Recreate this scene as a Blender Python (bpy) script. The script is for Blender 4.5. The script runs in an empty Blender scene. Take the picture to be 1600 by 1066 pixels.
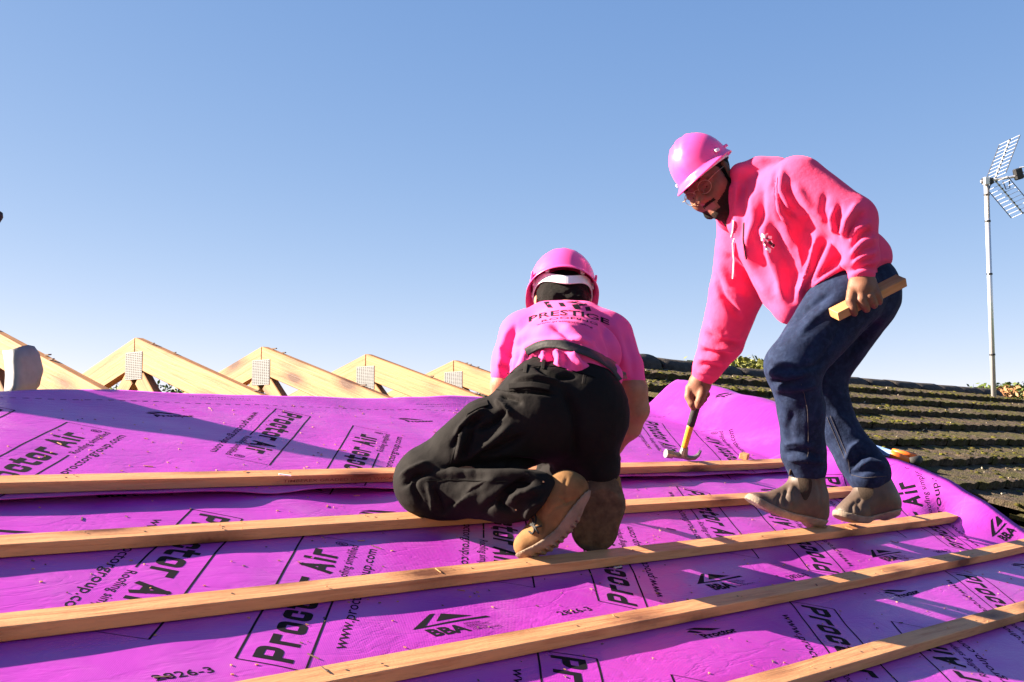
import bpy, bmesh, math, random
import numpy as np
from mathutils import Vector, Matrix
random.seed(7); RNG = np.random.default_rng(11)
SC = bpy.context.scene
COL = SC.collection
PI = math.pi

# ------------------------------------------------------------------ camera, sky, sun, exposure
# world: X along the ridge, Y horizontally up the new slope, Z up; the camera stands at X = Y = 0
Z0 = 3.6                       # camera height above the ground
H = 0.8147                     # camera distance from the new roof plane
TH = math.radians(16.3)        # roof pitch
PITCH = math.radians(4.966); AZ = math.radians(43.118)
FPX = 1830.0                   # focal length in pixels of a 1600 wide picture
cd = bpy.data.cameras.new('camera'); cam = bpy.data.objects.new('camera', cd); COL.objects.link(cam)
cd.sensor_width = 36.0; cd.lens = 36.0 * FPX / 1600.0; cd.clip_start = 0.05; cd.clip_end = 3000
fh = np.array([math.cos(AZ), math.sin(AZ), 0.0])
C_R = np.array([math.sin(AZ), -math.cos(AZ), 0.0])
C_F = fh * math.cos(PITCH) + np.array([0, 0, math.sin(PITCH)])
C_U = np.cross(C_R, C_F)
C_O = np.array([0, 0, Z0])
cam.matrix_world = Matrix(((C_R[0], C_U[0], -C_F[0], 0), (C_R[1], C_U[1], -C_F[1], 0), (C_R[2], C_U[2], -C_F[2], Z0), (0, 0, 0, 1)))
SC.camera = cam

SUN = np.array([-0.78, 1.0, 0.62]); SUN /= np.linalg.norm(SUN)
w = bpy.data.worlds.new('World'); SC.world = w; w.use_nodes = True
nt = w.node_tree; nt.nodes.clear()
sky = nt.nodes.new('ShaderNodeTexSky'); sky.sky_type = 'NISHITA'; sky.sun_disc = False
sky.sun_elevation = math.asin(SUN[2]); sky.sun_rotation = math.atan2(SUN[0], SUN[1])
sky.altitude = 0; sky.air_density = 0.42; sky.dust_density = 0.15; sky.ozone_density = 2.0
bg = nt.nodes.new('ShaderNodeBackground'); bg.inputs[1].default_value = 0.05
wo = nt.nodes.new('ShaderNodeOutputWorld')
# camera-like response of the sky colour (blue saturates towards the horizon)
sep = nt.nodes.new('ShaderNodeSeparateColor'); com = nt.nodes.new('ShaderNodeCombineColor'); nt.links.new(sky.outputs[0], sep.inputs[0])
for ch, (kk, gg) in enumerate(((1.03, .95), (1.09, .66), (1.62, .38))):
    pw = nt.nodes.new('ShaderNodeMath'); pw.operation = 'POWER'; pw.inputs[1].default_value = gg; mu = nt.nodes.new('ShaderNodeMath'); mu.operation = 'MULTIPLY'; mu.inputs[1].default_value = kk
    nt.links.new(sep.outputs[ch], pw.inputs[0]); nt.links.new(pw.outputs[0], mu.inputs[0]); nt.links.new(mu.outputs[0], com.inputs[ch])
nt.links.new(com.outputs[0], bg.inputs[0]); nt.links.new(bg.outputs[0], wo.inputs[0])
sd = bpy.data.lights.new('sun', 'SUN'); sd.energy = 5.0; sd.angle = math.radians(0.53); sd.color = (1.0, 0.85, 0.68)
so = bpy.data.objects.new('sun', sd); COL.objects.link(so)
so.rotation_euler = Vector(SUN).to_track_quat('Z', 'Y').to_euler(); so.location = (-4, 12, 14)
SC.view_settings.view_transform = 'Standard'; SC.view_settings.look = 'None'
SC.view_settings.exposure = 2.70; SC.view_settings.gamma = 1.0; SC.view_settings.use_curve_mapping = False

# ------------------------------------------------------------------ frames
V_N = np.array([0, -math.sin(TH), math.cos(TH)]); V_U = np.array([0, math.cos(TH), math.sin(TH)])
R_O = C_O - H * V_N            # foot of the camera on the roof plane: (X, u, n) = (0, 0, 0)
def roof(X, u, n=0.0):         # roof frame to world
    X = np.asarray(X, float)[..., None]; u = np.asarray(u, float)[..., None]; n = np.asarray(n, float)[..., None]
    return R_O + X * np.array([1., 0, 0]) + u * V_U + n * V_N
def cs(x, y, d):               # picture position and depth to camera-frame metres (right, up, forward)
    return np.array([(x - 800) / FPX * d, -(y - 533) / FPX * d, d])
def c2w(p):                    # camera-frame metres to world
    p = np.asarray(p, float); return C_O + p[..., 0:1] * C_R + p[..., 1:2] * C_U + p[..., 2:3] * C_F
def at(x, y, d): return c2w(cs(x, y, d))
def w2px(q):
    q = np.asarray(q, float) - C_O; f = q @ C_F
    return 800 + (q @ C_R) / f * FPX, 533 - (q @ C_U) / f * FPX
RIDGE_U = 4.318

# ------------------------------------------------------------------ helpers
def new_obj(name, me, mat=None, parent=None, loc=None):
    o = bpy.data.objects.new(name, me); COL.objects.link(o)
    if mat is not None and me is not None:
        for m in (mat if isinstance(mat, (list, tuple)) else [mat]): me.materials.append(m)
    if loc is not None: o.location = loc
    if parent is not None: o.parent = parent
    return o
def empty(name, loc):
    o = bpy.data.objects.new(name, None); COL.objects.link(o); o.location = tuple(loc); o.empty_display_size = 0.1; return o
def tag(o, label=None, cat=None, group=None, kind=None):
    if label: o['label'] = label
    if cat: o['category'] = cat
    if group: o['group'] = group
    if kind: o['kind'] = kind
    return o
def mesh(name, verts, faces, smooth=False):
    me = bpy.data.meshes.new(name)
    me.from_pydata([tuple(map(float, v)) for v in verts], [], [tuple(int(i) for i in f) for f in faces])
    me.validate(); me.update()
    if smooth: me.polygons.foreach_set('use_smooth', [True] * len(me.polygons))
    return me
class MB:
    """collects shapes, then builds one mesh (coordinates relative to an origin)"""
    def __init__(s): s.v = []; s.f = []; s.m = []
    def add(s, v, f, m=0):
        o = len(s.v); s.v += [tuple(map(float, p)) for p in v]; s.f += [tuple(int(i) + o for i in q) for q in f]; s.m += [m] * len(f)
    def box(s, c, ax, ay, az, m=0, bev=0.0):       # centre and three half-axis vectors
        c, ax, ay, az = (np.asarray(t, float) for t in (c, ax, ay, az))
        if bev <= 0:
            v = [c + i * ax + j * ay + k * az for k in (-1, 1) for j in (-1, 1) for i in (-1, 1)]
            s.add(v, [(0, 2, 3, 1), (4, 5, 7, 6), (0, 1, 5, 4), (2, 6, 7, 3), (0, 4, 6, 2), (1, 3, 7, 5)], m); return
        L = [np.linalg.norm(t) for t in (ax, ay, az)]; A = [t / l for t, l in zip((ax, ay, az), L)]
        bm = bmesh.new(); r = bmesh.ops.create_cube(bm, size=2.0)
        for q in bm.verts: q.co = Vector((q.co.x * L[0], q.co.y * L[1], q.co.z * L[2]))
        bmesh.ops.bevel(bm, geom=list(bm.edges), offset=bev, segments=1, affect='EDGES', profile=0.5)
        bm.verts.ensure_lookup_table()
        v = [c + q.co.x * A[0] + q.co.y * A[1] + q.co.z * A[2] for q in bm.verts]
        s.add(v, [[q.index for q in f.verts] for f in bm.faces], m); bm.free()
    def tube(s, pts, r, seg=10, m=0, cap=True):
        pts = [np.asarray(p, float) for p in pts]; n = len(pts)
        rr = r if isinstance(r, (list, tuple)) else [r] * n
        V = []; prev = None
        for i, p in enumerate(pts):
            t = pts[min(i + 1, n - 1)] - pts[max(i - 1, 0)]; t /= np.linalg.norm(t) + 1e-12
            if prev is None:
                a = np.cross(t, [0, 0, 1.0]); a = a if np.linalg.norm(a) > .1 else np.cross(t, [1.0, 0, 0])
            else: a = prev - t * (prev @ t)
            a /= np.linalg.norm(a); prev = a; b = np.cross(t, a)
            V += [p + rr[i] * (math.cos(2 * PI * k / seg) * a + math.sin(2 * PI * k / seg) * b) for k in range(seg)]
        Fq = [(i * seg + k, i * seg + (k + 1) % seg, (i + 1) * seg + (k + 1) % seg, (i + 1) * seg + k) for i in range(n - 1) for k in range(seg)]
        if cap: Fq += [tuple(range(seg))[::-1], tuple((n - 1) * seg + k for k in range(seg))]
        s.add(V, Fq, m)
    def build(s, name, mat, parent=None, origin=(0, 0, 0), smooth=False, world=False, loc=None):
        og = np.asarray(origin, float)
        me = mesh(name, [np.asarray(v) - og for v in s.v], s.f, smooth)
        o = new_obj(name, me, mat, parent, loc)
        if isinstance(mat, (list, tuple)) and len(mat) > 1: me.polygons.foreach_set('material_index', s.m)
        return o
def set_uv(me, uv):            # uv per vertex
    l = me.uv_layers.new(name='UVMap'); idx = np.empty(len(me.loops), int); me.loops.foreach_get('vertex_index', idx)
    l.data.foreach_set('uv', np.asarray(uv, float)[idx].ravel())

# ------------------------------------------------------------------ materials
def principled(name, base=(.5, .5, .5), rough=.6, spec=.5, metal=0.0, **kw):
    m = bpy.data.materials.new(name); m.use_nodes = True; t = m.node_tree; b = t.nodes['Principled BSDF']
    b.inputs['Base Color'].default_value = (*base, 1); b.inputs['Roughness'].default_value = rough
    b.inputs['Specular IOR Level'].default_value = spec; b.inputs['Metallic'].default_value = metal
    for k, v in kw.items(): b.inputs[k].default_value = v
    return m, t, b
def N(t, typ, **kw):
    n = t.nodes.new(typ)
    for k, v in kw.items():
        if k in n.inputs.keys(): n.inputs[k].default_value = v
        else: setattr(n, k, v)
    return n
def L(t, a, b): t.links.new(a, b)
def coord(t, kind='Object', scale=(1, 1, 1), rot=(0, 0, 0)):
    c = N(t, 'ShaderNodeTexCoord'); mp = N(t, 'ShaderNodeMapping'); mp.inputs['Scale'].default_value = scale; mp.inputs['Rotation'].default_value = rot
    L(t, c.outputs[kind], mp.inputs['Vector']); return mp.outputs['Vector']
def noise(t, vec, scale, detail=4, rough=.55, dist=0.0):
    n = N(t, 'ShaderNodeTexNoise'); n.inputs['Scale'].default_value = scale; n.inputs['Detail'].default_value = detail
    n.inputs['Roughness'].default_value = rough; n.inputs['Distortion'].default_value = dist; L(t, vec, n.inputs['Vector']); return n.outputs['Fac']
def ramp(t, fac, stops, interp='LINEAR'):
    r = N(t, 'ShaderNodeValToRGB'); r.color_ramp.interpolation = interp; e = r.color_ramp.elements
    while len(e) < len(stops): e.new(.5)
    for q, (p, c) in zip(e, stops): q.position = p; q.color = (*c, 1) if len(c) == 3 else c
    L(t, fac, r.inputs[0]); return r.outputs[0]
def mixc(t, fac, a, b, mode='MIX'):
    m = N(t, 'ShaderNodeMix'); m.data_type = 'RGBA'; m.blend_type = mode
    for s, v in ((m.inputs[0], fac), (m.inputs[6], a), (m.inputs[7], b)):
        if hasattr(v, 'links') or hasattr(v, 'is_output'): L(t, v, s)
        else: s.default_value = v if not isinstance(v, tuple) else (*v, 1)
    return m.outputs[2]
def bump(t, b, h, strength=.3, dist=.01):
    n = N(t, 'ShaderNodeBump'); n.inputs['Strength'].default_value = strength; n.inputs['Distance'].default_value = dist
    L(t, h, n.inputs['Height']); L(t, n.outputs[0], b.inputs['Normal']); return n
def math_n(t, op, a, b=0.0):
    n = N(t, 'ShaderNodeMath'); n.operation = op
    for s, v in ((n.inputs[0], a), (n.inputs[1], b)):
        if hasattr(v, 'links'): L(t, v, s)
        else: s.default_value = v
    return n.outputs[0]

def wood_mat(name, light, dark, knot, rough=.62, length_scale=1.2):
    """sawn softwood: grain runs along local X, knots scattered"""
    m, t, b = principled(name, light, rough, .3)
    oi = N(t, 'ShaderNodeObjectInfo'); tc = N(t, 'ShaderNodeTexCoord'); ad = N(t, 'ShaderNodeVectorMath'); ad.operation = 'ADD'
    sc = N(t, 'ShaderNodeVectorMath'); sc.operation = 'SCALE'; sc.inputs['Scale'].default_value = 37.0
    cx = N(t, 'ShaderNodeCombineXYZ'); L(t, oi.outputs['Random'], cx.inputs[0]); L(t, oi.outputs['Random'], cx.inputs[1]); L(t, cx.outputs[0], sc.inputs[0])
    L(t, tc.outputs['Object'], ad.inputs[0]); L(t, sc.outputs[0], ad.inputs[1])
    mp = N(t, 'ShaderNodeMapping'); mp.inputs['Scale'].default_value = (length_scale, 22, 22); L(t, ad.outputs[0], mp.inputs[0])
    g = noise(t, mp.outputs[0], 3.0, 6, .62, .6)
    mp2 = N(t, 'ShaderNodeMapping'); mp2.inputs['Scale'].default_value = (3.2, 9, 9); L(t, ad.outputs[0], mp2.inputs[0])
    vo = N(t, 'ShaderNodeTexVoronoi'); vo.inputs['Scale'].default_value = 1.0; L(t, mp2.outputs[0], vo.inputs['Vector'])
    nf = noise(t, ad.outputs[0], 60, 3, .6)
    d2 = math_n(t, 'ADD', vo.outputs['Distance'], math_n(t, 'MULTIPLY', math_n(t, 'SUBTRACT', nf, .5), .12))
    kn = ramp(t, d2, [(0.12, (1, 1, 1)), (0.20, (.6, .6, .6)), (0.42, (0, 0, 0))])
    big = noise(t, ad.outputs[0], 2.3, 3)
    c = ramp(t, g, [(.30, dark), (.52, light), (.72, tuple(min(1, q * 1.12) for q in light))])
    c = mixc(t, math_n(t, 'MULTIPLY', big, .35), c, tuple(q * .82 for q in dark))
    c = mixc(t, kn, c, knot)
    st = ramp(t, noise(t, mp.outputs[0], 9.0, 5, .7), [(.56, (0, 0, 0)), (.70, (.5, .5, .5))])
    c = mixc(t, st, c, tuple(q * .55 for q in dark))
    L(t, c, b.inputs['Base Color']); bump(t, b, math_n(t, 'ADD', g, math_n(t, 'MULTIPLY', nf, .35)), .5, .003)
    return m
M = {}
M['batten'] = wood_mat('batten_wood', (.57, .285, .128), (.42, .17, .07), (.11, .036, .015), length_scale=1.6)
M['truss'] = wood_mat('truss_wood', (.315, .155, .057), (.185, .074, .022), (.06, .02, .008), length_scale=.9)
M['offcut'] = wood_mat('offcut_wood', (.46, .235, .095), (.38, .16, .06), (.2, .08, .03))
def simple(name, base, rough=.6, spec=.4, metal=0., var=.12, sc=20., bs=.0, bd=.003, **kw):
    m, t, b = principled(name, base, rough, spec, metal, **kw)
    v = coord(t); n = noise(t, v, sc, 5)
    c = ramp(t, n, [(.25, tuple(q * (1 - var) for q in base)), (.75, tuple(min(1, q * (1 + var)) for q in base))])
    L(t, c, b.inputs['Base Color'])
    if bs: bump(t, b, noise(t, v, sc * 3, 5), bs, bd)
    return m
M['steel'] = simple('galvanised_steel', (.125, .13, .138), .6, .3, .35, .15, 60)
M['dark'] = simple('dark_hole', (.02, .02, .02), .8)
M['ink'] = simple('black_print', (.006, .005, .008), .85, .08)
M['ink_faint'] = simple('thin_black_print', (.025, .010, .035), .85, .1)
M['stamp'] = simple('red_brown_stamp', (.22, .055, .03), .7, .2)

# breather membrane: woven sheet with a slight sheen
m, t, b = principled('membrane_sheet', (.64, .085, .60), .40, .5)
uvc = N(t, 'ShaderNodeTexCoord'); sx = N(t, 'ShaderNodeSeparateXYZ'); L(t, uvc.outputs['UV'], sx.inputs[0])
wa = math_n(t, 'SINE', math_n(t, 'MULTIPLY', sx.outputs[0], 2 * PI / .0042)); wb = math_n(t, 'SINE', math_n(t, 'MULTIPLY', sx.outputs[1], 2 * PI / .0042))
weave = math_n(t, 'MULTIPLY', wa, wb)
dirt = noise(t, uvc.outputs['UV'], 5, 6, .6); fine = noise(t, uvc.outputs['UV'], 160, 3, .6)
base = ramp(t, dirt, [(.3, (.325, .030, .335)), (.7, (.375, .038, .375))])
base = mixc(t, math_n(t, 'MULTIPLY', math_n(t, 'ADD', weave, 1.0), .06), base, (.215, .02, .235))
spk = ramp(t, noise(t, uvc.outputs['UV'], 420, 2, .5), [(.70, (0, 0, 0)), (.78, (.35, .35, .35))])
base = mixc(t, spk, base, (.85, .45, .8))
dust = ramp(t, noise(t, uvc.outputs['UV'], 3.2, 9, .68, .6), [(.50, (0, 0, 0)), (.72, (.16, .16, .16))])
base = mixc(t, dust, base, (.48, .26, .42))
L(t, base, b.inputs['Base Color']); L(t, ramp(t, dirt, [(.3, (.27,) * 3), (.7, (.38,) * 3)]), b.inputs['Roughness'])
mpw = N(t, 'ShaderNodeMapping'); mpw.inputs['Scale'].default_value = (.55, 1.6, 1); mpw.inputs['Rotation'].default_value = (0, 0, .5); L(t, uvc.outputs['UV'], mpw.inputs[0])
cr = math_n(t, 'ABSOLUTE', math_n(t, 'SUBTRACT', noise(t, mpw.outputs[0], 7.5, 4, .6, .8), .5))      # crease lines
wr = math_n(t, 'SUBTRACT', noise(t, uvc.outputs['UV'], 26, 4, .55), math_n(t, 'MULTIPLY', ramp(t, cr, [(.0, (1, 1, 1)), (.05, (0, 0, 0))]), .45))
hsum = math_n(t, 'ADD', math_n(t, 'MULTIPLY', weave, .05), math_n(t, 'ADD', math_n(t, 'MULTIPLY', wr, .55), math_n(t, 'MULTIPLY', fine, .10)))
bump(t, b, hsum, .38, .004)
M['membrane'] = m

# old concrete tiles with lichen and moss film
m, t, b = principled('old_tile', (.16, .13, .11), .9, .2)
v = coord(t, 'Object'); oi = N(t, 'ShaderNodeObjectInfo')
vv = N(t, 'ShaderNodeNewGeometry').outputs['Position']
n1 = noise(t, vv, 5.5, 6, .65); n2 = noise(t, vv, 38, 4, .6); n3 = noise(t, vv, 120, 3, .6)
c = ramp(t, n2, [(.30, (.020, .015, .011)), (.50, (.052, .038, .027)), (.72, (.105, .078, .055))])
c = mixc(t, ramp(t, n1, [(.46, (0, 0, 0)), (.58, (.85, .85, .85))]), c, (.044, .041, .009))
c = mixc(t, ramp(t, n3, [(.66, (0, 0, 0)), (.73, (1, 1, 1))]), c, (.17, .15, .13))
L(t, c, b.inputs['Base Color']); bump(t, b, math_n(t, 'ADD', n2, n3), .8, .012)
M['tile'] = m
m, t, b = principled('moss_clump', (.09, .10, .02), .95, .1)
vv = N(t, 'ShaderNodeNewGeometry').outputs['Position']
c = ramp(t, noise(t, vv, 6, 4, .6), [(.36, (.034, .032, .008)), (.52, (.070, .068, .011)), (.66, (.13, .125, .014))])
c = mixc(t, ramp(t, noise(t, vv, 60, 3), [(.5, (0, 0, 0)), (.68, (1, 1, 1))]), c, (.055, .033, .014))
L(t, c, b.inputs['Base Color']); bump(t, b, noise(t, vv, 150, 4, .7), .9, .01)
M['moss'] = m
M['ridge'] = simple('ridge_mortar_tile', (.040, .034, .031), .9, .2, 0, .5, 26, .7, .012)
M['grass'] = simple('lawn', (.055, .085, .022), .95, .1, 0, .4, 3)
M['render_wall'] = simple('rendered_wall', (.42, .36, .29), .9, .2, 0, .1, 4, .2)
# ------------------------------------------------------------------ ground and house walls
me = mesh('ground', [(-900, -900, 0), (900, -900, 0), (900, 900, 0), (-900, 900, 0)], [(0, 1, 2, 3)])
tag(new_obj('ground', me, M['grass']), kind='structure')
EAVE_U = 0.22
eave = roof(0, EAVE_U, -.16); ridge_y = float(roof(0, RIDGE_U)[1]); ridge_z = float(roof(0, RIDGE_U)[2])
X_L, X_R = -2.6, 14.6
wy = float(eave[1]) + .35; wt = float(roof(0, EAVE_U + .35, -.2)[2]) - .05
hw = MB(); cxm = (X_L + X_R) / 2; hx = (X_R - X_L) / 2
fy = 2 * ridge_y - wy
hw.box((cxm, wy + .14, wt / 2 - .02), (hx - .3, 0, 0), (0, .14, 0), (0, 0, wt / 2)); hw.box((cxm, fy - .14, wt / 2 - .02), (hx - .3, 0, 0), (0, .14, 0), (0, 0, wt / 2))
for x in (X_L + .44, X_R - .44): hw.box((x, ridge_y, wt / 2 - .02), (.14, 0, 0), (0, (fy - wy) / 2 - .281, 0), (0, 0, wt / 2))
wl = hw.build('house_wall', M['render_wall'], origin=(cxm, ridge_y, 0), loc=(cxm, ridge_y, 0))
tag(wl, 'plain rendered house walls below the roof being covered', 'wall')

# ------------------------------------------------------------------ roof trusses
TX = [1.838 + .6 * k for k in range(-3, 5)]
TX[3], TX[4], TX[5], TX[6], TX[7] = 1.838, 2.439, 3.055, 3.655, 4.245
truss_names = {3: 'leftmost pale timber roof truss, cut by the left edge behind grey offcut',
               4: 'pale timber roof truss with the tallest peak, second from the left',
               5: 'pale timber roof truss, third peak from the left, streaked upper edge',
               6: 'pale timber roof truss, fourth peak from left, above diamond logo print',
               7: 'smallest pale truss peak, right beside kneeling worker\'s pink sleeve'}
DEP, TW = .118, .038
Yr = ridge_y; Zr = ridge_z
def truss(i, X):
    base = np.array([X, Yr, wt]); r = empty('roof_truss', base)
    tag(r, truss_names.get(i, ('pale timber truss outside the picture, third left of the leftmost one in view', 'pale timber truss outside the picture, second left of the leftmost one in view', 'pale timber truss outside the picture, next left of the leftmost one in view')[min(i, 2)]), 'roof truss', 'pale timber trusses in a row along the ridge')
    eX = np.array([1., 0, 0])
    def bar(name, p, q, dep, w, off=0.):
        p, q = np.asarray(p, float), np.asarray(q, float); d = q - p; ln = np.linalg.norm(d); d /= ln; nrm = np.cross(eX, d); nrm = nrm if nrm[2] > 0 else -nrm
        mb = MB(); mb.box((0, 0, 0), (ln / 2, 0, 0), (0, w / 2, 0), (0, 0, dep / 2), bev=.003)
        o = mb.build(name, M['truss'], r)
        c = (p + q) / 2 - base + eX * off
        yv = np.cross(nrm, d)
        o.matrix_local = Matrix(((d[0], yv[0], nrm[0], c[0]), (d[1], yv[1], nrm[1], c[1]), (d[2], yv[2], nrm[2], c[2]), (0, 0, 0, 1)))
        return o
    # top chords as mitred prisms
    for s in (-1, 1):
        Ls = RIDGE_U - EAVE_U + .05
        dv = np.array([0, s * math.cos(TH), -math.sin(TH)]); nv = np.array([0, s * math.sin(TH), math.cos(TH)])
        # local frame: x down the slope, z out; mitre so that the ends meet in the vertical ridge plane
        mit = DEP * math.tan(TH); a = .0008
        v = [(x, y, z) for y in (-TW / 2, TW / 2) for x, z in ((a, -.002), (Ls, -.002), (Ls, -DEP), (mit + a, -DEP))]
        f = [(0, 1, 2, 3), (7, 6, 5, 4), (0, 4, 5, 1), (1, 5, 6, 2), (2, 6, 7, 3), (3, 7, 4, 0)]
        bm = bmesh.new(); bv = [bm.verts.new(q) for q in v]; [bm.faces.new([bv[k] for k in q]) for q in f]
        bmesh.ops.recalc_face_normals(bm, faces=bm.faces); bmesh.ops.bevel(bm, geom=list(bm.edges), offset=.003, segments=1, affect='EDGES')
        me = bpy.data.meshes.new('rafter'); bm.to_mesh(me); bm.free()
        o = new_obj('rafter', me, M['truss'], r)
        yv = np.cross(nv, dv); c = np.array([X, Yr, Zr]) - base
        o.matrix_local = Matrix(((dv[0], yv[0], nv[0], c[0]), (dv[1], yv[1], nv[1], c[1]), (dv[2], yv[2], nv[2], c[2]), (0, 0, 0, 1)))
    zb = float(wt) + .12
    span = (Zr - zb) / math.tan(TH) * 1.0
    bar('bottom_chord', (X, Yr - span + .1, zb), (X, Yr + span - .1, zb), .10, TW)
    apex = np.array([X, Yr, Zr - .165])
    for s in (-1, 1):
        bar('web', apex + (0, s * .035, 0), (X, Yr + s * 1.05, zb + .05), .075, TW)
        h2 = np.array([X, Yr + s * 2.1, Zr - 2.1 * math.tan(TH) - .13]); bar('web', h2, (X, Yr + s * 1.1, zb + .05), .075, TW)
    # punched steel plate on both faces of the apex
    for s in (-1, 1):
        mb = MB(); x = s * (TW / 2 + .0012)
        mb.box((x, 0, -.118), (.001, 0, 0), (0, .066, 0), (0, 0, .056))
        if s < 0 and i in truss_names:
            for gy in range(-4, 5):
                for gz in range(-7, 8):
                    mb.box((x - .0011, gy * .0145, -.118 + gz * .0071), (.0006, 0, 0), (0, .0040, 0), (0, 0, .0017), 1)
        o = mb.build('nail_plate', [M['steel'], M['dark']], r); o.location = (0, 0, Zr - wt)
    if i in truss_names:
        # site pencil marks, splinters along the top edge
        rr = random.Random(i)
        for k in range(3):
            q = roof(X + rr.uniform(-.012, .012), RIDGE_U - rr.uniform(.03, .95), .003); mb = MB()
            mb.box((0, 0, 0), (rr.uniform(.004, .008), .003, .001), (-.002, rr.uniform(.006, .014), 0), (0, 0, rr.uniform(.0015, .003)))
            o = mb.build('splinter', M['dark_bits'], r); o.location = tuple(q - base)
M['dark_bits'] = simple('dark_splinter', (.10, .06, .04), .8)
for i, X in enumerate(TX): truss(i, X)

# ------------------------------------------------------------------ membrane sheets
def sstep(a, b, x): q = np.clip((np.asarray(x, float) - a) / (b - a), 0, 1); return q * q * (3 - 2 * q)
def waves(X, u, s):
    return np.interp(X, [1.0, 2.6], [.55, 1.0]) * (.0030 * np.sin(X * 5.1 + u * 3.3 + s) * np.sin(u * 7.0 + 1.3 * s + 1.2 * np.sin(X * 2.1)) + .0016 * np.sin(X * 13.7 + 2.1 * s + 2 * np.sin(u * 6)) * np.sin(u * 11.3 - X * 3.1)
            + .0011 * np.sin(X * 27 + u * 9 + s) * np.sin(u * 23 + 2 * np.sin(X * 3)))
BAT = [2.389, 2.040, 1.699, 1.375, 1.050]      # centre lines of the battens up the slope
def pinned(u):                                 # 1 between battens, 0 under them
    r = np.ones_like(np.asarray(u, float))
    for q in BAT: r = r * (1 - np.exp(-((u - q) / .05) ** 2))
    return r
def edge_low(u): return 4.50 + .03 * np.sin(u * 4)
def h_low(X, u):
    X = np.asarray(X, float); u = np.asarray(u, float)
    h = .004 + (waves(X, u, .4) + .004) * pinned(u)
    top = np.interp(u, [.2, 1.1, 1.4, 1.6, 1.78, 2.0, 2.2, 2.5], [.005, .015, .045, .092, .122, .132, .118, .06])
    st = np.interp(u, [.2, 1.3, 1.7, 2.1, 2.5], [4.32, 4.30, 4.24, 4.18, 4.18])
    r = np.clip((X - st) / (4.5 - st), 0, 1.2)
    pin = (1 - pinned(u)) * (1 - sstep(4.40, 4.50, X)) if True else 0
    pin = np.clip(np.exp(-((u - BAT[1]) / .075) ** 2) + np.exp(-((u - BAT[2]) / .075) ** 2) + np.exp(-((u - BAT[3] - .02) / .075) ** 2), 0, 1) * (1 - sstep(4.38, 4.50, X))
    h = h + top * (1 - pin) * (r ** 1.7) + .006 * np.sin(u * 19 + X * 6) * r * (1 - np.clip(r - .2, 0, .8))
    return h
LAPU = 2.292
def lap_u(X): return LAPU + .008 * np.sin(X * 1.9 + .5) + .004 * np.sin(X * 5.3)
def h_up(X, u):
    X = np.asarray(X, float); u = np.asarray(u, float)
    h = .0085 + (waves(X, u, 2.2) + .004) * (1 - np.exp(-((u - BAT[0]) / .05) ** 2))
    lu = lap_u(X); d = np.clip((BAT[0] - .03 - u) / (BAT[0] - .03 - LAPU), 0, 1.3)
    lift = .010 + .003 * np.sin(X * 4.6 + .9) + .002 * np.sin(X * 9.7 + 2)
    lift = np.maximum(lift, .0015) * (1 - .9 * np.exp(-((X - 1.73) / .09) ** 2))
    h = h + lift * d ** 1.5 + .0035 * np.exp(-((u - lu) / .006))*(u < lu + .03)
    st = np.interp(u, [2.2, 2.5, 3.1, 3.4], [4.30, 4.42, 4.52, 4.64])
    r = np.clip((X - st) / (4.95 - st), 0, 1.1)
    top = np.interp(u, [2.2, 2.5, 2.8, 3.1, 3.3, 3.45], [.10, .155, .175, .165, .145, .11])
    h = h + top * (1 - np.exp(-((u - BAT[0]) / .075) ** 2) * (1 - sstep(4.42, 4.7, X))) * np.sin(1.80 * np.minimum(r, 1.05) ** 1.2) + .010 * np.sin(u * 7 + 1) * np.sin(X * 9 + u * 3) * r + .004 * np.sin(u * 23 + X * 11) * r
    # slight billow at the loose top edge
    e = np.clip((u - 3.05) / .3, 0, 1)
    h = h + e * e * (.012 + .010 * np.sin(X * 3.3 + 2.6) + .006 * np.sin(X * 8.1))
    return h
def sheet(name, hf, Xs, us, thick=.0009):
    A, B = np.meshgrid(Xs, us, indexing='ij'); return A, B
SHN = {}
def sheet_h(name, inv):
    G, X0, Xe, nx, nu = SHN[name]
    def f(X, u):
        X = np.asarray(X, float); u = np.asarray(u, float); a = np.clip((X - X0) / (Xe(u) - X0), 0, 1) * (nx - 1); s = np.clip(inv(X, u), 0, 1) * (nu - 1)
        i = np.minimum(a.astype(int), nx - 2); j = np.minimum(s.astype(int), nu - 2); p = a - i; q = s - j
        return G[i, j] * (1 - p) * (1 - q) + G[i + 1, j] * p * (1 - q) + G[i, j + 1] * (1 - p) * q + G[i + 1, j + 1] * p * q
    return f
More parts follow.
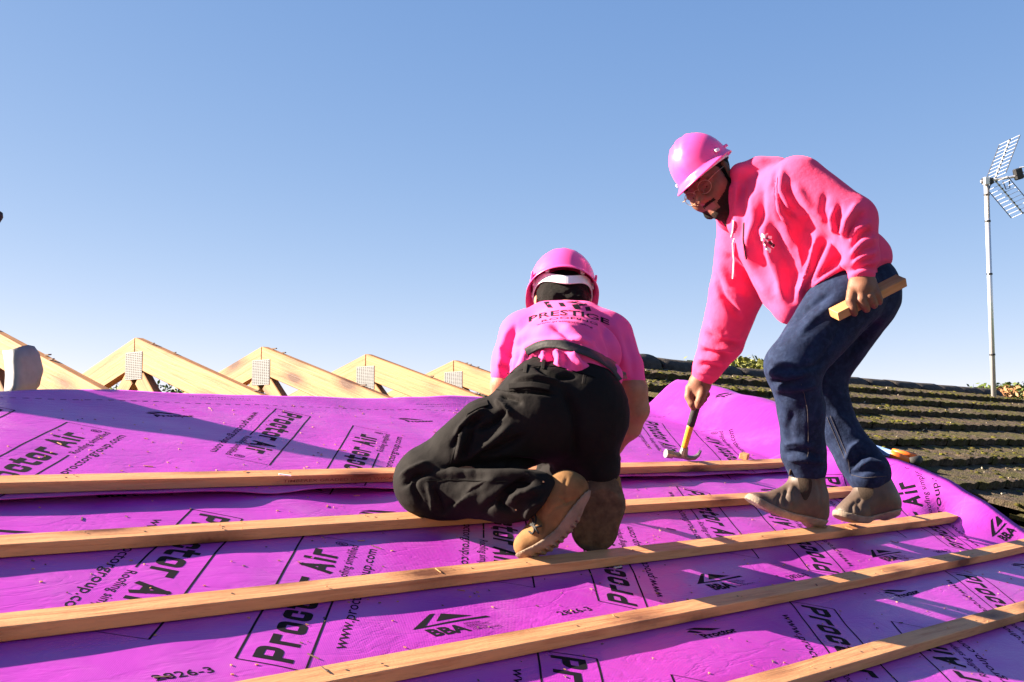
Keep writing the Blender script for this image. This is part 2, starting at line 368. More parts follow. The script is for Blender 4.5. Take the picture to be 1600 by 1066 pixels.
def build_sheet(name, hf, X0, Xe, u_of, nx, nu, og, label):
    """grid: X from X0 to edge Xe(u); u rows given by u_of(X, s) with s in 0..1"""
    s = np.linspace(0, 1, nu); a = np.linspace(0, 1, nx)
    Aa, S = np.meshgrid(a, s, indexing='ij')
    Xg = X0 + Aa * (4.7 - X0); Ug = u_of(Xg, S)
    Xg = X0 + Aa * (Xe(Ug) - X0); Ug = u_of(Xg, S)
    top = roof(Xg, Ug, hf(Xg, Ug)); bot = roof(Xg, Ug, hf(Xg, Ug) - .0012)
    idx = np.arange(nx * nu).reshape(nx, nu)
    f = np.stack([idx[:-1, :-1], idx[1:, :-1], idx[1:, 1:], idx[:-1, 1:]], -1).reshape(-1, 4)
    n = nx * nu
    fb = f[:, ::-1] + n
    rim = np.concatenate([idx[:, 0], idx[-1, 1:], idx[::-1, -1][1:], idx[0, ::-1][1:-1]])
    r2 = np.roll(rim, -1); fr = np.stack([r2, rim, rim + n, r2 + n], -1)
    me = bpy.data.meshes.new(name)
    V = np.concatenate([top.reshape(-1, 3), bot.reshape(-1, 3)]) - og; Fa = np.concatenate([f, fb, fr])
    me.from_pydata(V.tolist(), [], Fa.tolist()); me.update()
    me.polygons.foreach_set('use_smooth', [True] * (2 * len(f)) + [False] * len(fr))
    uv = np.stack([Xg.ravel(), Ug.ravel()], -1); set_uv(me, np.concatenate([uv, uv]))
    SHN[name] = (hf(Xg, Ug), X0, Xe, nx, nu)
    o = new_obj('roofing_membrane', me, M['membrane'], None, tuple(og)); tag(o, label, 'membrane', 'printed purple membrane sheets')
    return o
def u_low(X, s): return EAVE_U + .02 + s * (2.46 - EAVE_U - .02)
def top_u(X): return np.interp(X, [-2, .8, 1.426, 1.9, 2.35, 3.3, 4.6, 5], [3.2, 3.2, 3.235, 3.29, 3.31, 3.35, 3.36, 3.40]) + .006 * np.sin(X * 9)
def u_up(X, s):
    lu = lap_u(X); q = np.where(s < .12, s / .12 * .04, .04 + (s - .12) / .88 * (1 - .04)); return lu + q * (top_u(X) - lu)
OGL = roof(1.5, 1.4); OGU = roof(1.5, 2.8)
low = build_sheet('membrane_low', h_low, -2.3, edge_low, u_low, 330, 150, OGL, 'lower purple membrane sheet under the battens, right edge curled up over old tiles')
upp = build_sheet('membrane_up', h_up, -2.3, lambda u: 4.93 + .03 * np.sin(u * 5.0), u_up, 360, 110, OGU, 'upper purple membrane sheet below the truss peaks, corner curled up behind the hammer')

def inv_up(X, u):
    lu = lap_u(X); q = (u - lu) / (top_u(X) - lu); return np.where(q < .04, q / .04 * .12, .12 + (q - .04) / .96 * .88)
H_LOW = sheet_h('membrane_low', lambda X, u: (u - EAVE_U - .02) / (2.46 - EAVE_U - .02)); H_UP = sheet_h('membrane_up', inv_up)
# ------------------------------------------------------------------ print on the sheets
_tc = {}
def text2d(body, size=1.0, bold=0.0):
    k = (body, bold)
    if k not in _tc:
        c = bpy.data.curves.new('t', 'FONT'); c.body = body; c.size = 1.0; c.resolution_u = 2; c.offset = bold
        o = bpy.data.objects.new('t', c); COL.objects.link(o); bpy.context.view_layer.update()
        dg = bpy.context.evaluated_depsgraph_get(); me = o.evaluated_get(dg).to_mesh()
        v = np.array([q.co[:2] for q in me.vertices]).reshape(-1, 2); f = [tuple(p.vertices) for p in me.polygons]
        o.evaluated_get(dg).to_mesh_clear(); COL.objects.unlink(o); bpy.data.objects.remove(o); bpy.data.curves.remove(c)
        _tc[k] = (v, f)
    v, f = _tc[k]; return v * size, f
def fit(body, x0, y0, width, height, bold=0.0):
    v, f = text2d(body, 1.0, bold); mn, mx = v.min(0), v.max(0); cap = text2d('H', 1.0, bold)[0]; ch = cap[:, 1].max() - cap[:, 1].min()
    q = v.copy(); q[:, 0] = (q[:, 0] - mn[0]) / (mx[0] - mn[0]) * width + x0; q[:, 1] = q[:, 1] / ch * height + y0
    return q, f
class Print:
    def __init__(s): s.v = []; s.f = []
    def add(s, v, f): o = len(s.v); s.v += [tuple(q) for q in v]; s.f += [tuple(i + o for i in q) for q in f]
    def line(s, a, b, w):
        a, b = np.array(a, float), np.array(b, float); d = b - a; ln = np.linalg.norm(d); d /= ln; p = np.array([-d[1], d[0]]) * w / 2; n = max(1, int(ln / .02))
        v = []
        for i in range(n + 1): q = a + d * ln * i / n; v += [q + p, q - p]
        s.add(v, [(2 * i, 2 * i + 1, 2 * i + 3, 2 * i + 2) for i in range(n)])
    def stroke(s, pts, w):
        P_ = [np.array(pts[0], float)]
        for q in pts[1:]:
            q = np.array(q, float)
            if np.linalg.norm(q - P_[-1]) > 1e-4: P_.append(q)
        n = len(P_); v = []
        for i, q in enumerate(P_):
            t = P_[min(i + 1, n - 1)] - P_[max(i - 1, 0)]; t /= np.linalg.norm(t); e = np.array([-t[1], t[0]]) * w / 2
            if i == 0: q = q - t * w * .5
            if i == n - 1: q = q + t * w * .5
            v += [q + e, q - e]
        s.add(v, [(2 * i, 2 * i + 1, 2 * i + 3, 2 * i + 2) for i in range(n - 1)])
    def refine(s, ln=.016):
        bm = bmesh.new(); vs = [bm.verts.new((float(x), float(y), 0)) for x, y in s.v]
        for f in s.f:
            try: bm.faces.new([vs[i] for i in f])
            except ValueError: pass
        bmesh.ops.triangulate(bm, faces=bm.faces)
        for _ in range(4):
            le = [e for e in bm.edges if e.calc_length() > ln]
            if not le: break
            bmesh.ops.subdivide_edges(bm, edges=le, cuts=1); bmesh.ops.triangulate(bm, faces=[f for f in bm.faces if len(f.verts) > 3])
        bm.verts.index_update(); s.v = [tuple(q.co[:2]) for q in bm.verts]; s.f = [tuple(q.index for q in f.verts) for f in bm.faces]; bm.free(); return s
    def poly(s, pts): s.add(pts, [tuple(range(len(pts)))])
def rounded(pts, r=.16, closed=False):
    out = [pts[0]]
    for a, q, c in zip(pts[:-2], pts[1:-1], pts[2:]):
        a, q, c = map(np.array, (a, q, c)); d1 = (a - q) / np.linalg.norm(a - q); d2 = (c - q) / np.linalg.norm(c - q); r1 = min(r, np.linalg.norm(a - q) * .5, np.linalg.norm(c - q) * .5); A_, C_ = q + d1 * r1, q + d2 * r1
        out += [tuple((1 - t) ** 2 * A_ + 2 * t * (1 - t) * q + t * t * C_) for t in (0, .25, .5, .75, 1)]
    return out + [pts[-1]]
GLY = {'P': (.62, [rounded([(0, 0), (0, 1.0)], .1), rounded([(0, 1), (.60, 1), (.60, .40), (0, .40)], .2)]), 'r': (.40, [[(0, 0), (0, .72)], rounded([(0, .50), (0, .72), (.42, .72)], .16)]),
       'o': (.55, [rounded([(.27, 0), (.55, 0), (.55, .72), (0, .72), (0, 0), (.28, 0)], .18)]), 'c': (.50, [rounded([(.52, .55), (.52, .72), (0, .72), (0, 0), (.52, 0), (.52, .17)], .18)]),
       't': (.42, [rounded([(.10, .98), (.10, 0), (.46, 0)], .16), [(-.08, .72), (.44, .72)]]), 'A': (.66, [[(0, -.03), (.31, 1.0)], [(.31, 1.0), (.64, -.03)], [(.10, .28), (.54, .28)]]), 'i': (.0, [[(0, 0), (0, .60)], [(0, .99), (0, 1.01)]])}
def logo_air():          # origin at the box's bottom-left when read; text runs along +x
    p = Print(); Lb, Wb, lw = .745, .116, .0042
    p.line((0, Wb), (Lb, Wb), lw); p.line((0, 0), (0, Wb), lw * .8); p.line((Lb, 0.0), (Lb, Wb), lw * .45); p.line((0, 0), (.43, 0), lw)
    x = .026; cap = .068; sw = .0155
    for ch in 'Proctor Air':
        if ch == ' ': x += .030; continue
        w_, strokes = GLY[ch]
        for st in strokes: p.stroke([(x + a * cap, .024 + sw / 2 + b * (cap - sw)) for a, b in st], sw)
        x += w_ * cap + .0305; p.add(*fit('®', .70, .012, .028, .028))
    p.add(*fit('Roofing simplified', .452, -.010, .27, .020)); p.add(*fit('www.proctorgroup.com', .12, -.052, .60, .024, .004))
    return p
def logo_mark():
    p = Print(); p.poly([(0, .052), (.035, .052), (.100, .026), (.062, .026)]); p.poly([(-.012, .040), (.006, .045), (.030, .026), (.012, .026)])
    p.add(*fit('Proctor', .004, 0, .13, .022, .04)); return p
def logo_bba():
    p = Print(); p.poly([(-.022, .040), (.068, .092), (.082, .092), (.016, .046), (.190, .054), (.196, .046)]); p.poly([(.055, .058), (.095, .088), (.158, .062)])
    p.add(*fit('BBA', 0, 0, .098, .034, .04))
    for k, tx in enumerate(('APPROVAL', 'INSPECTION', 'TESTING', 'CERTIFICATION')): p.add(*fit(tx, .104, .028 - k * .0095, (.05, .062, .045, .078)[k], .0065))
    return p
def lay(sheet_obj, hf, og, pr, X, u, ang, name, lim, off=.00045, mat='ink'):
    v = np.array(pr.v); c, s_ = math.cos(ang), math.sin(ang)
    a = X + v[:, 0] * c - v[:, 1] * s_; b_ = u + v[:, 0] * s_ + v[:, 1] * c
    ok = lim(a, b_)
    f = [q for q in pr.f if all(ok[i] for i in q)]
    if not f: return
    used = sorted({i for q in f for i in q}); mp = {i: k for k, i in enumerate(used)}
    P_ = roof(a[used], b_[used], hf(a[used], b_[used]) + off) - og
    me = mesh(name, P_, [tuple(mp[i] for i in q) for q in f])
    bm = bmesh.new(); bm.from_mesh(me)
    for fc in bm.faces:
        if fc.normal.dot(Vector(V_N)) < 0: fc.normal_flip()
    bm.to_mesh(me); bm.free()
    o = new_obj(name, me, M[mat], sheet_obj); return o
A45 = math.radians(45.6)
air, mark, bba = logo_air().refine(), logo_mark().refine(), logo_bba().refine()
code = Print(); code.add(*fit('2826-3', 0, 0, .105, .020, .01))
dl = np.array([math.cos(A45), math.sin(A45)]); dp = np.array([-math.sin(A45), math.cos(A45)])
lim_low = lambda a, b: (b > EAVE_U + .05) & (b < 2.44) & (a < edge_low(b) - .02) & (a > -2.2)
lim_up = lambda a, b: (b > lap_u(a) + .012) & (b < top_u(a) - .02) & (a < 4.86)
def pattern(obj, hf, og, lim, x_up, u_up_, per, rows):
    """x_up, u_up_: top-left corner of one upright box; rotated box lies up-left of it"""
    for row in rows:
        for k in range(-3, 5):
            tl = np.array([x_up + k * per + row * .247, u_up_ - row * .866])
            # visible only
            q = roof(tl[0], tl[1]); 
            bl = tl - dl * .745 - dp * .116
            lay(obj, hf, og, air, bl[0], bl[1], A45, 'printed_logo', lim)
            tr = tl + np.array([-.18, .19]);            # top-left corner of the rotated box (its own start)
            st = tr + 0 * dp
            lay(obj, hf, og, air, st[0], st[1], A45 + PI, 'printed_logo', lim)
            bx = bl + np.array([.335, .048]); lay(obj, hf, og, bba, bx[0] + .0, bx[1] + .0, 0, 'printed_mark', lim)
            lay(obj, hf, og, code, bx[0] + .365, bx[1] + .0, 0, 'printed_code', lim)
            mx = tl + np.array([-.18 - .505, (.19 - .09) if row else (.19 - .115)]); lay(obj, hf, og, mark, mx[0], mx[1], 0, 'printed_mark', lim)
pattern(low, H_LOW, OGL, lim_low, 1.640, 2.035, .945, (-1, 0, 1))
pattern(upp, H_UP, OGU, lim_up, 2.487, 2.945, .99, (0, 1))
dash = Print(); tiny = Print()
for k in range(150):
    x = -.6 + k * .037
    dash.line((x, 3.178 - .0 * x), (x + .019, 3.178), .0035)
lay(upp, H_UP, OGU, dash, 0, 0, 0, 'printed_dashes', lambda a, b: (a < 4.6) & (b < top_u(a) - .01), mat='ink_faint')
for k in range(-1, 3):
    tp = Print(); rn = random.Random(9); [tp.line((q * .012, .022), (q * .012 + rn.uniform(.004, .010), .022), rn.uniform(.002, .006)) for q in range(20)]; [tp.line((.03 + q * .011, 0), (.03 + q * .011 + rn.uniform(.004, .008), 0), rn.uniform(.002, .004)) for q in range(19)]
    lay(upp, H_UP, OGU, tp, 2.05 + k * .99, 3.235, 0, 'printed_note', lim_up, mat='ink_faint')

# ------------------------------------------------------------------ battens
b_info = [(-2.2, 4.40, 'highest wooden batten, stamped with small lettering, being hammered'),
          (-2.2, 4.38, 'second highest wooden batten, under the kneeling worker\'s knee'),
          (-2.2, 4.425, 'third batten down, under both workers\' boots, sawn end on the right'),
          (-2.2, 4.47, 'fourth batten down, long one running off the right edge'),
          (-2.2, 4.46, 'lowest wooden batten, in the bottom right corner')]
b_obj = []
for (x0, x1, lb), u in zip(b_info, BAT):
    n = 60; V = []; Fq = []
    xs = np.linspace(x0, x1, n); rr = random.Random(int(u * 1000))
    for i, x in enumerate(xs):
        du = .0025 * math.sin(x * 1.3 + u * 9) + (.012 * (x - 2.3) if 1.3 < u < 1.5 else 0.0); hb = .007 if u < 2.3 else .0115
        if x > 4.0: hb += (x - 4.0) * .012
        for (a, b_) in ((-.025, 0), (-.0265, .0015), (-.0265, .0235), (-.025, .025), (.025, .025), (.0265, .0235), (.0265, .0015), (.025, 0)):
            V.append((x, u + du + a, hb + b_))
    for i in range(n - 1):
        for k in range(8): Fq.append((i * 8 + k, (i + 1) * 8 + k, (i + 1) * 8 + (k + 1) % 8, i * 8 + (k + 1) % 8))
    Fq += [tuple(range(8)), tuple((n - 1) * 8 + k for k in range(8))[::-1]]
    V = np.array(V); c = np.array([1.5, u, 0.0])
    me = mesh('roof_batten', V - c, Fq)
    bm = bmesh.new(); bm.from_mesh(me); bmesh.ops.recalc_face_normals(bm, faces=bm.faces); bm.to_mesh(me); bm.free()
    o = new_obj('roof_batten', me, M['batten'])
    q = roof(c[0], c[1], c[2]); o.matrix_world = Matrix(((1, V_U[0], V_N[0], q[0]), (0, V_U[1], V_N[1], q[1]), (0, V_U[2], V_N[2], q[2]), (0, 0, 0, 1)))
    tag(o, lb, 'batten', 'sawn timber roofing battens across the purple sheet'); b_obj.append(o)
    # nail heads where a rafter passes below
    for X in TX:
        if x0 < X < min(x1, 3.7) and X > .3:
            mb = MB(); mb.tube([(0, 0, 0), (0, 0, .0008)], .0026, 8)
            nl = mb.build('nail_head', M['dark_bits'], o); nl.location = (X - 1.5 + rr.uniform(-.01, .01), .004 * rr.uniform(-1, 1) + (.012 * (X - 2.3) if 1.3 < u < 1.5 else 0.0), .0321 if u < 2.3 else .0366)
# lettering stamped on the front face of the top batten
st = Print(); st.add(*fit('TIMBEREX GRADED BS5534 WPCA 25x50 CA', 0, 0, .48, .0075, .01))
v = np.array(st.v); px0 = 1.80
me = mesh('stamped_lettering', [(px0 + a - 1.5, .0025 * math.sin((px0 + a) * 1.3 + BAT[0] * 9) - .0270, .0190 + b_) for a, b_ in v], [q[::-1] if False else q for q in st.f])
new_obj('stamped_lettering', me, M['stamp'], b_obj[0])
# ------------------------------------------------------------------ old tiled roof to the right
XT0 = 4.80; NT = .028                 # where the stripped part ends; how far tiles lie above the rafters
tr = empty('tiled_roof', (9.0, ridge_y, wt)); TB = np.array([9.0, ridge_y, wt])
tag(tr, 'old mossy dark tiled roof with ridge, right of the purple sheets', 'tiled roof')
RX_END = 11.05
mb = MB()
hipx = lambda u: RX_END + (RIDGE_U - u) * math.cos(TH)
n0 = -.02
d4 = [roof(XT0 + .04, EAVE_U, n0), roof(hipx(EAVE_U), EAVE_U, n0), roof(RX_END, RIDGE_U - .02, n0), roof(XT0 + .04, RIDGE_U - .02, n0)]
mir = lambda q: np.array([q[0], 2 * ridge_y - q[1], q[2]])
d4b = [mir(q) for q in d4]
hip = [d4[1], d4b[1], d4b[2], d4[2]]
for q in (d4, d4b[::-1], hip):
    q = [np.asarray(p) for p in q]
    mb.add([p - TB for p in q] + [p - TB - (0, 0, .03) for p in q], [(0, 1, 2, 3), (7, 6, 5, 4), (0, 4, 5, 1), (1, 5, 6, 2), (2, 6, 7, 3), (3, 7, 4, 0)])
mb.build('roof_deck', M['ridge'], tr)
GA = .335; CW = .302; TL = .42
def tile_mesh(seed):
    r = random.Random(seed); nx = 8; V = []; Fq = []
    prof = lambda k: .0045 * math.cos(2 * PI * 2 * k / nx) if True else 0
    for row, (yy, lift) in enumerate(((0, .044), (TL * .5, .022), (TL, .0))):
        for k in range(nx + 1):
            e = r.uniform(-.0022, .0022)
            V.append(((k / nx - .5) * (CW - .004), yy + (r.uniform(-.004, .004) if row == 0 else 0), lift + prof(k) + .016 + e))
    o = len(V)
    for k in range(nx + 1): V.append((V[k][0], V[k][1] + .003, V[k][2] - .034 + (r.uniform(-.003, .001))))
    p = len(V)
    for k in (0, nx): V.append((V[18 + k][0], TL, V[18 + k][2] - .018))
    for a in range(2):
        for k in range(nx): q = a * 9 + k; Fq.append((q, q + 1, q + 10, q + 9))
    for k in range(nx): Fq.append((o + k, o + k + 1, k + 1, k))
    Fq += [(0, 9, 18, p, o), (8, o + 8, p + 1, 26, 17)]
    Fq.append(tuple([o + k for k in range(nx, -1, -1)] + [p, p + 1][:2]))
    return mesh('tile', V, Fq, False)
tms = [tile_mesh(k) for k in range(6)]
for q in tms: q.materials.append(M['tile'])
tiles = []
for j in range(12):
    ut = 4.205 - GA * j - .0
    if ut < EAVE_U - .02: break
    off = .5 * CW * (j % 2); x = XT0 + off * .6
    while x < hipx(ut + .1) - .05:
        tiles.append((x + CW / 2, ut - .32 + GA * .0)); x += CW
# the rows: tail of row j lies at ut; measured course lines are 3.89, 3.55, 3.2 ...
rt = random.Random(5); ind = 0; rest = MB()
R3 = np.array([[1, V_U[0], V_N[0]], [0, V_U[1], V_N[1]], [0, V_U[2], V_N[2]]])
cand = []
for (x, u) in tiles:
    q = roof(x, u, NT); px, py = w2px(q); cand.append((abs(px) if px < 1700 else 9e9, x, u))
order = sorted(range(len(cand)), key=lambda k: (cand[k][0] > 1e9, np.hypot(cand[k][1], cand[k][2])))
for rank, k in enumerate(order):
    _, x, u = cand[k]; q = roof(x, u + rt.uniform(-.006, .006), NT + rt.uniform(-.003, .004)); rz = rt.uniform(-.012, .012); ry = rt.uniform(-.012, .012)
    Rm = R3 @ np.array([[math.cos(rz), -math.sin(rz), 0], [math.sin(rz), math.cos(rz), 0], [0, 0, 1]]) @ np.array([[math.cos(ry), 0, math.sin(ry)], [0, 1, 0], [-math.sin(ry), 0, math.cos(ry)]])
    me = tms[rt.randrange(6)]
    if rank < 295:
        o = new_obj('tile', me, None, tr); p = q - TB
        o.matrix_local = Matrix([list(Rm[i]) + [p[i]] for i in range(3)] + [[0, 0, 0, 1]])
    else:
        v = np.array([w_.co for w_ in me.vertices]) @ Rm.T + q - TB; rest.add(v, [tuple(f.vertices) for f in me.polygons])
if rest.v: tag(rest.build('tile_field', M['tile'], tr), kind='stuff')
# ridge caps, bedded in mortar
xr = 4.97; k = 0; ZR = ridge_z + .004
while xr < RX_END:
    ln = .45; r = .118; mbr = MB(); V = []; nx, nk = 5, 12; rr = random.Random(k)
    for i in range(nx):
        for a in range(nk + 1):
            t_ = math.radians(-98 + 196 * a / nk); e = rr.uniform(-.002, .002)
            V.append((-ln / 2 + ln * i / (nx - 1), (r + e) * math.sin(t_) * 1.12, (r + e) * math.cos(t_) * .72))
    n1 = len(V); V += [(a_, b_ * .86, c_ * .86 - .004) for a_, b_, c_ in V]
    Fq = []
    for i in range(nx - 1):
        for a in range(nk):
            p = i * (nk + 1) + a; Fq += [(p, p + 1, p + nk + 2, p + nk + 1)[::-1], (p + n1, p + 1 + n1, p + nk + 2 + n1, p + nk + 1 + n1)]
    for i in (0, nx - 1):
        for a in range(nk): p = i * (nk + 1) + a; Fq.append((p, p + 1, p + 1 + n1, p + n1) if i == 0 else (p + 1, p, p + n1, p + 1 + n1))
    for i in range(nx - 1):
        for a in (0, nk): p = i * (nk + 1) + a; Fq.append((p, p + nk + 1, p + nk + 1 + n1, p + n1))
    mbr.add(V, Fq); o = mbr.build('ridge_tile', M['ridge'], tr, smooth=True)
    tilt = rr.uniform(-.012, .012); zz = ZR + rr.uniform(-.003, .004)
    if k == 1: tilt = -.05; zz += .022
    if k == 0: tilt = .03; zz -= .012
    if k == 2: zz += .010; tilt = .02
    o.location = (xr + ln / 2 - TB[0], rr.uniform(-.01, .01), zz - TB[2]); o.rotation_euler = (rr.uniform(-.04, .04), tilt, rr.uniform(-.02, .02))
    xr += ln + (.012 if k != 1 else .03); k += 1
# mortar bedding under the caps with uneven lumps
mb = MB(); rr = random.Random(3); xs = np.arange(4.95, RX_END + .06, .05); V = []
for x in xs:
    for s in (-1, 1):
        V += [(x, s * (.155 + rr.uniform(-.012, .015)), -.052 + rr.uniform(-.006, .006)), (x, s * (.128 + rr.uniform(-.01, .008)), .012 + rr.uniform(-.008, .008))]
Fq = []
for i in range(len(xs) - 1):
    a = i * 4; Fq += [(a, a + 4, a + 5, a + 1), (a + 2, a + 3, a + 7, a + 6), (a + 1, a + 5, a + 7, a + 3)]
mb.add([np.array(v) + (0 - TB[0], 0, ZR - TB[2]) for v in V], Fq); mb.build('mortar_bed', M['ridge'], tr)
# moss: cushions on the tiles (too many to count)
def blob(bm_v, bm_f, c, sx, sy, sz, r, Rm):
    o = len(bm_v); nk = 7
    pts = [(0, 0, 1.0)] + [(.72 * math.cos(2 * PI * a / nk), .72 * math.sin(2 * PI * a / nk), .68) for a in range(nk)] + [(math.cos(2 * PI * (a + .5) / nk), math.sin(2 * PI * (a + .5) / nk), -.1) for a in range(nk)]
    P_ = np.array([np.array(p) * (sx, sy, sz) * r.uniform(.72, 1.25) for p in pts]) @ Rm.T + c
    bm_v += P_.tolist()
    bm_f += [(o, o + 1 + a, o + 1 + (a + 1) % nk) for a in range(nk)]
    for a in range(nk): b_ = (a + 1) % nk; bm_f += [(o + 1 + a, o + 8 + a, o + 1 + b_), (o + 1 + b_, o + 8 + a, o + 8 + b_)]
mv, mf = [], []; r = random.Random(21)
def mossiness(x, u): return .5 + .28 * math.sin(x * 1.3 + u * 2.1) + .22 * math.sin(x * 3.7 - u * 4.3 + 1) + .12 * math.sin(x * 9.1 + u * 7)
for _ in range(42000):
    x = r.uniform(XT0 + .06, 13.5); u = r.uniform(EAVE_U + .3, 4.16)
    if x > hipx(u) - .15: continue
    px, py = w2px(roof(x, u));
    if px > 1720 : continue
    g = mossiness(x, u) + .22 * (u - 2.6)
    if r.random() > g * .95: continue
    f = ((u - (4.205 - .32)) / GA) % 1.0           # 0 at the tail
    if f > .80 and r.random() < .7: continue
    n_ = NT + .060 - f * .037
    s_ = r.uniform(.004, .017) * (1.5 if r.random() < .08 else 1)
    blob(mv, mf, roof(x, u, n_ - .003), s_ * r.uniform(.8, 1.9), s_, s_ * r.uniform(.3, .7), r, R3)
me = bpy.data.meshes.new('moss'); me.from_pydata((np.array(mv) - TB).tolist(), [], mf); me.update(); me.polygons.foreach_set('use_smooth', [True] * len(me.polygons))
o = new_obj('moss', me, M['moss'], tr); tag(o, kind='stuff')
# pale dead stalks and chips lying on the tiles
M['straw'] = simple('dry_straw', (.36, .30, .21), .8)
sb = MB(); r = random.Random(8)
for _ in range(110):
    x = r.uniform(5.0, 11); u = r.uniform(1.4, 4.1); px, py = w2px(roof(x, u))
    if px > 1650: continue
    f = ((u - (4.205 - .32)) / GA) % 1.0; n_ = NT + .068 - f * .037; a = r.uniform(-.5, .5); l_ = r.uniform(.008, .04) if r.random() < .88 else .11
    p = roof(x, u, n_) - TB; q = roof(x + l_ * math.cos(a), u + l_ * math.sin(a), n_ + r.uniform(0, .006)) - TB
    sb.tube([p, q], r.uniform(.0015, .0035), 5)
o = sb.build('dry_stalks', M['straw'], tr); tag(o, kind='stuff')

# broken tiles and batten scraps lying in the gap where the old roof was stripped
M['clay'] = simple('broken_tile', (.30, .17, .11), .9, .2, 0, .35, 30, .5)
M['pale_scrap'] = simple('weathered_wood', (.46, .40, .33), .9, .2, 0, .25, 25, .4)
scr = [((4.93, 3.60, .05), .22, .030, .012, .25, .05, 'pale_scrap', 'long pale wood scrap sticking out past the kneeling worker\'s sleeve'),
       ((4.90, 3.43, .06), .19, .035, .012, .12, .03, 'pale_scrap', 'shorter pale wood scrap lying just left of the curled sheet corner'),
       ((4.96, 3.52, .03), .12, .10, .012, -.3, .1, 'clay', 'broken brown roof tile among scraps left of the curled sheet corner'),
       ((4.92, 3.74, .07), .24, .022, .016, .15, -.04, 'tile', 'dark weathered batten stub under the old ridge')]
for (X, u, n_), l_, w_, h_, a, tl, mt, lb in scr:
    mb = MB(); r = random.Random(int(X * 100 + u * 10)); 
    pts = [(-l_ / 2, -w_ / 2 * r.uniform(.6, 1)), (l_ / 2 * r.uniform(.7, 1), -w_ / 2), (l_ / 2, w_ / 2 * r.uniform(.2, 1)), (l_ * .1, w_ / 2), (-l_ / 2 * r.uniform(.8, 1), w_ / 2 * r.uniform(.5, 1))]
    mb.add([(x, y, -h_ / 2) for x, y in pts] + [(x, y, h_ / 2) for x, y in pts], [(4, 3, 2, 1, 0), (5, 6, 7, 8, 9)] + [(k, (k + 1) % 5, (k + 1) % 5 + 5, k + 5) for k in range(5)])
    o = mb.build('wood_scrap' if mt != 'clay' else 'broken_tile', M[mt]); p = roof(X, u, n_)
    Rm = R3 @ np.array(Matrix.Rotation(a, 3, 'Z') @ Matrix.Rotation(tl, 3, 'Y'))
    o.matrix_world = Matrix([list(Rm[i]) + [p[i]] for i in range(3)] + [[0, 0, 0, 1]]); tag(o, lb, 'scrap' if mt != 'clay' else 'tile')

# ------------------------------------------------------------------ television aerial
M['alu'] = simple('aluminium_tube', (.62, .62, .64), .35, .5, .6, .08, 30)
M['blk'] = simple('black_plastic', (.02, .02, .022), .5, .4)
M['rod'] = simple('aerial_rod', (.66, .66, .70), .4, .5, .4)
DA = 10.6
base = at(1552.5, 612, DA); base[2] -= .35
ae = empty('television_aerial', base); tag(ae, 'tall television aerial with mesh reflectors on thin pole behind old ridge', 'aerial')
g = lambda x, y, dd=0: at(x, y, DA + dd) - base
topm = g(1541.0, 279)
mb = MB(); mb.tube([(0, 0, 0), topm], .0225, 12); mb.build('mast', M['alu'], ae, smooth=True)
for f in (.30, .62, .83, .935):
    mb = MB(); q = topm * f; d = topm / np.linalg.norm(topm); mb.tube([q - d * .008, q + d * .008], .0265, 12); mb.build('cable_tie', M['blk'], ae)
mb = MB(); mb.box(g(1543, 283), .05 * C_R, .028 * C_F, .028 * C_U, bev=.008); mb.build('clamp', M['blk'], ae)
mb = MB(); mb.box(g(1541, 283, -.03), .022 * C_R, .03 * C_F, .034 * C_U, bev=.004); mb.build('clamp_plate', M['alu'], ae)
# boom runs right and towards the viewer's right
hub = g(1554, 281, -.02)
mb = MB(); mb.tube([g(1532, 284, .0), hub, g(1580, 277, -.05), g(1640, 268, -.12)], .012, 8); bo = mb.build('boom', M['alu'], ae)
mb = MB(); mb.box(g(1591, 272, -.06), .035 * C_R + .01 * C_U, .03 * C_F, .05 * C_U - .012 * C_R, bev=.01); mb.build('dipole_box', M['blk'], ae)
for dy in (-8, 0, 8):
    mb = MB(); mb.tube([g(1593, 270 + dy, -.06), g(1650, 262 + dy, -.16)], .005, 6); mb.build('director', M['rod'], ae)
def panel(root, tip, half, nrods, nm):
    """reflector: spine from hub to tip with cross rods and two side wires"""
    root, tip, half = (np.asarray(q, float) for q in (root, tip, half))
    mb = MB(); mb.tube([root, tip], .007, 8); sp = mb.build(nm, M['alu'], ae)
    for s in (-1, 1):
        mb = MB(); mb.tube([root + (tip - root) * .06 + s * half, tip + s * half], .004, 6); mb.build('side_wire', M['blk'], sp)
    for k in range(nrods):
        q = root + (tip - root) * (.06 + .94 * k / (nrods - 1)); mb = MB(); mb.tube([q - half, q + half], .0021, 6); mb.build('cross_rod', M['rod'], sp)
        mb = MB(); mb.box(q + half * .0, .006 * C_R, .012 * C_F, .006 * C_U); mb.build('rod_clip', M['blk'], sp)
panel(hub, g(1577.5, 219, -.02), g(1594, 211, -.1) - g(1577.5, 219, -.02), 10, 'upper_reflector')
panel(hub, g(1598, 333, -.02), g(1616, 325, -.1) - g(1598, 333, -.02), 10, 'lower_reflector')
mb = MB(); mb.tube([g(1567, 284, -.03), g(1572, 296, -.04), g(1578, 294, -.04), g(1577, 282, -.05)], .005, 6); mb.build('cable', M['blk'], ae)
mb = MB(); mb.tube([g(1553, 284, 0), g(1547, 290, 0), g(1544.5, 300, -.03), g(1545, 340, -.03)], .005, 6); mb.build('cable', M['blk'], ae)

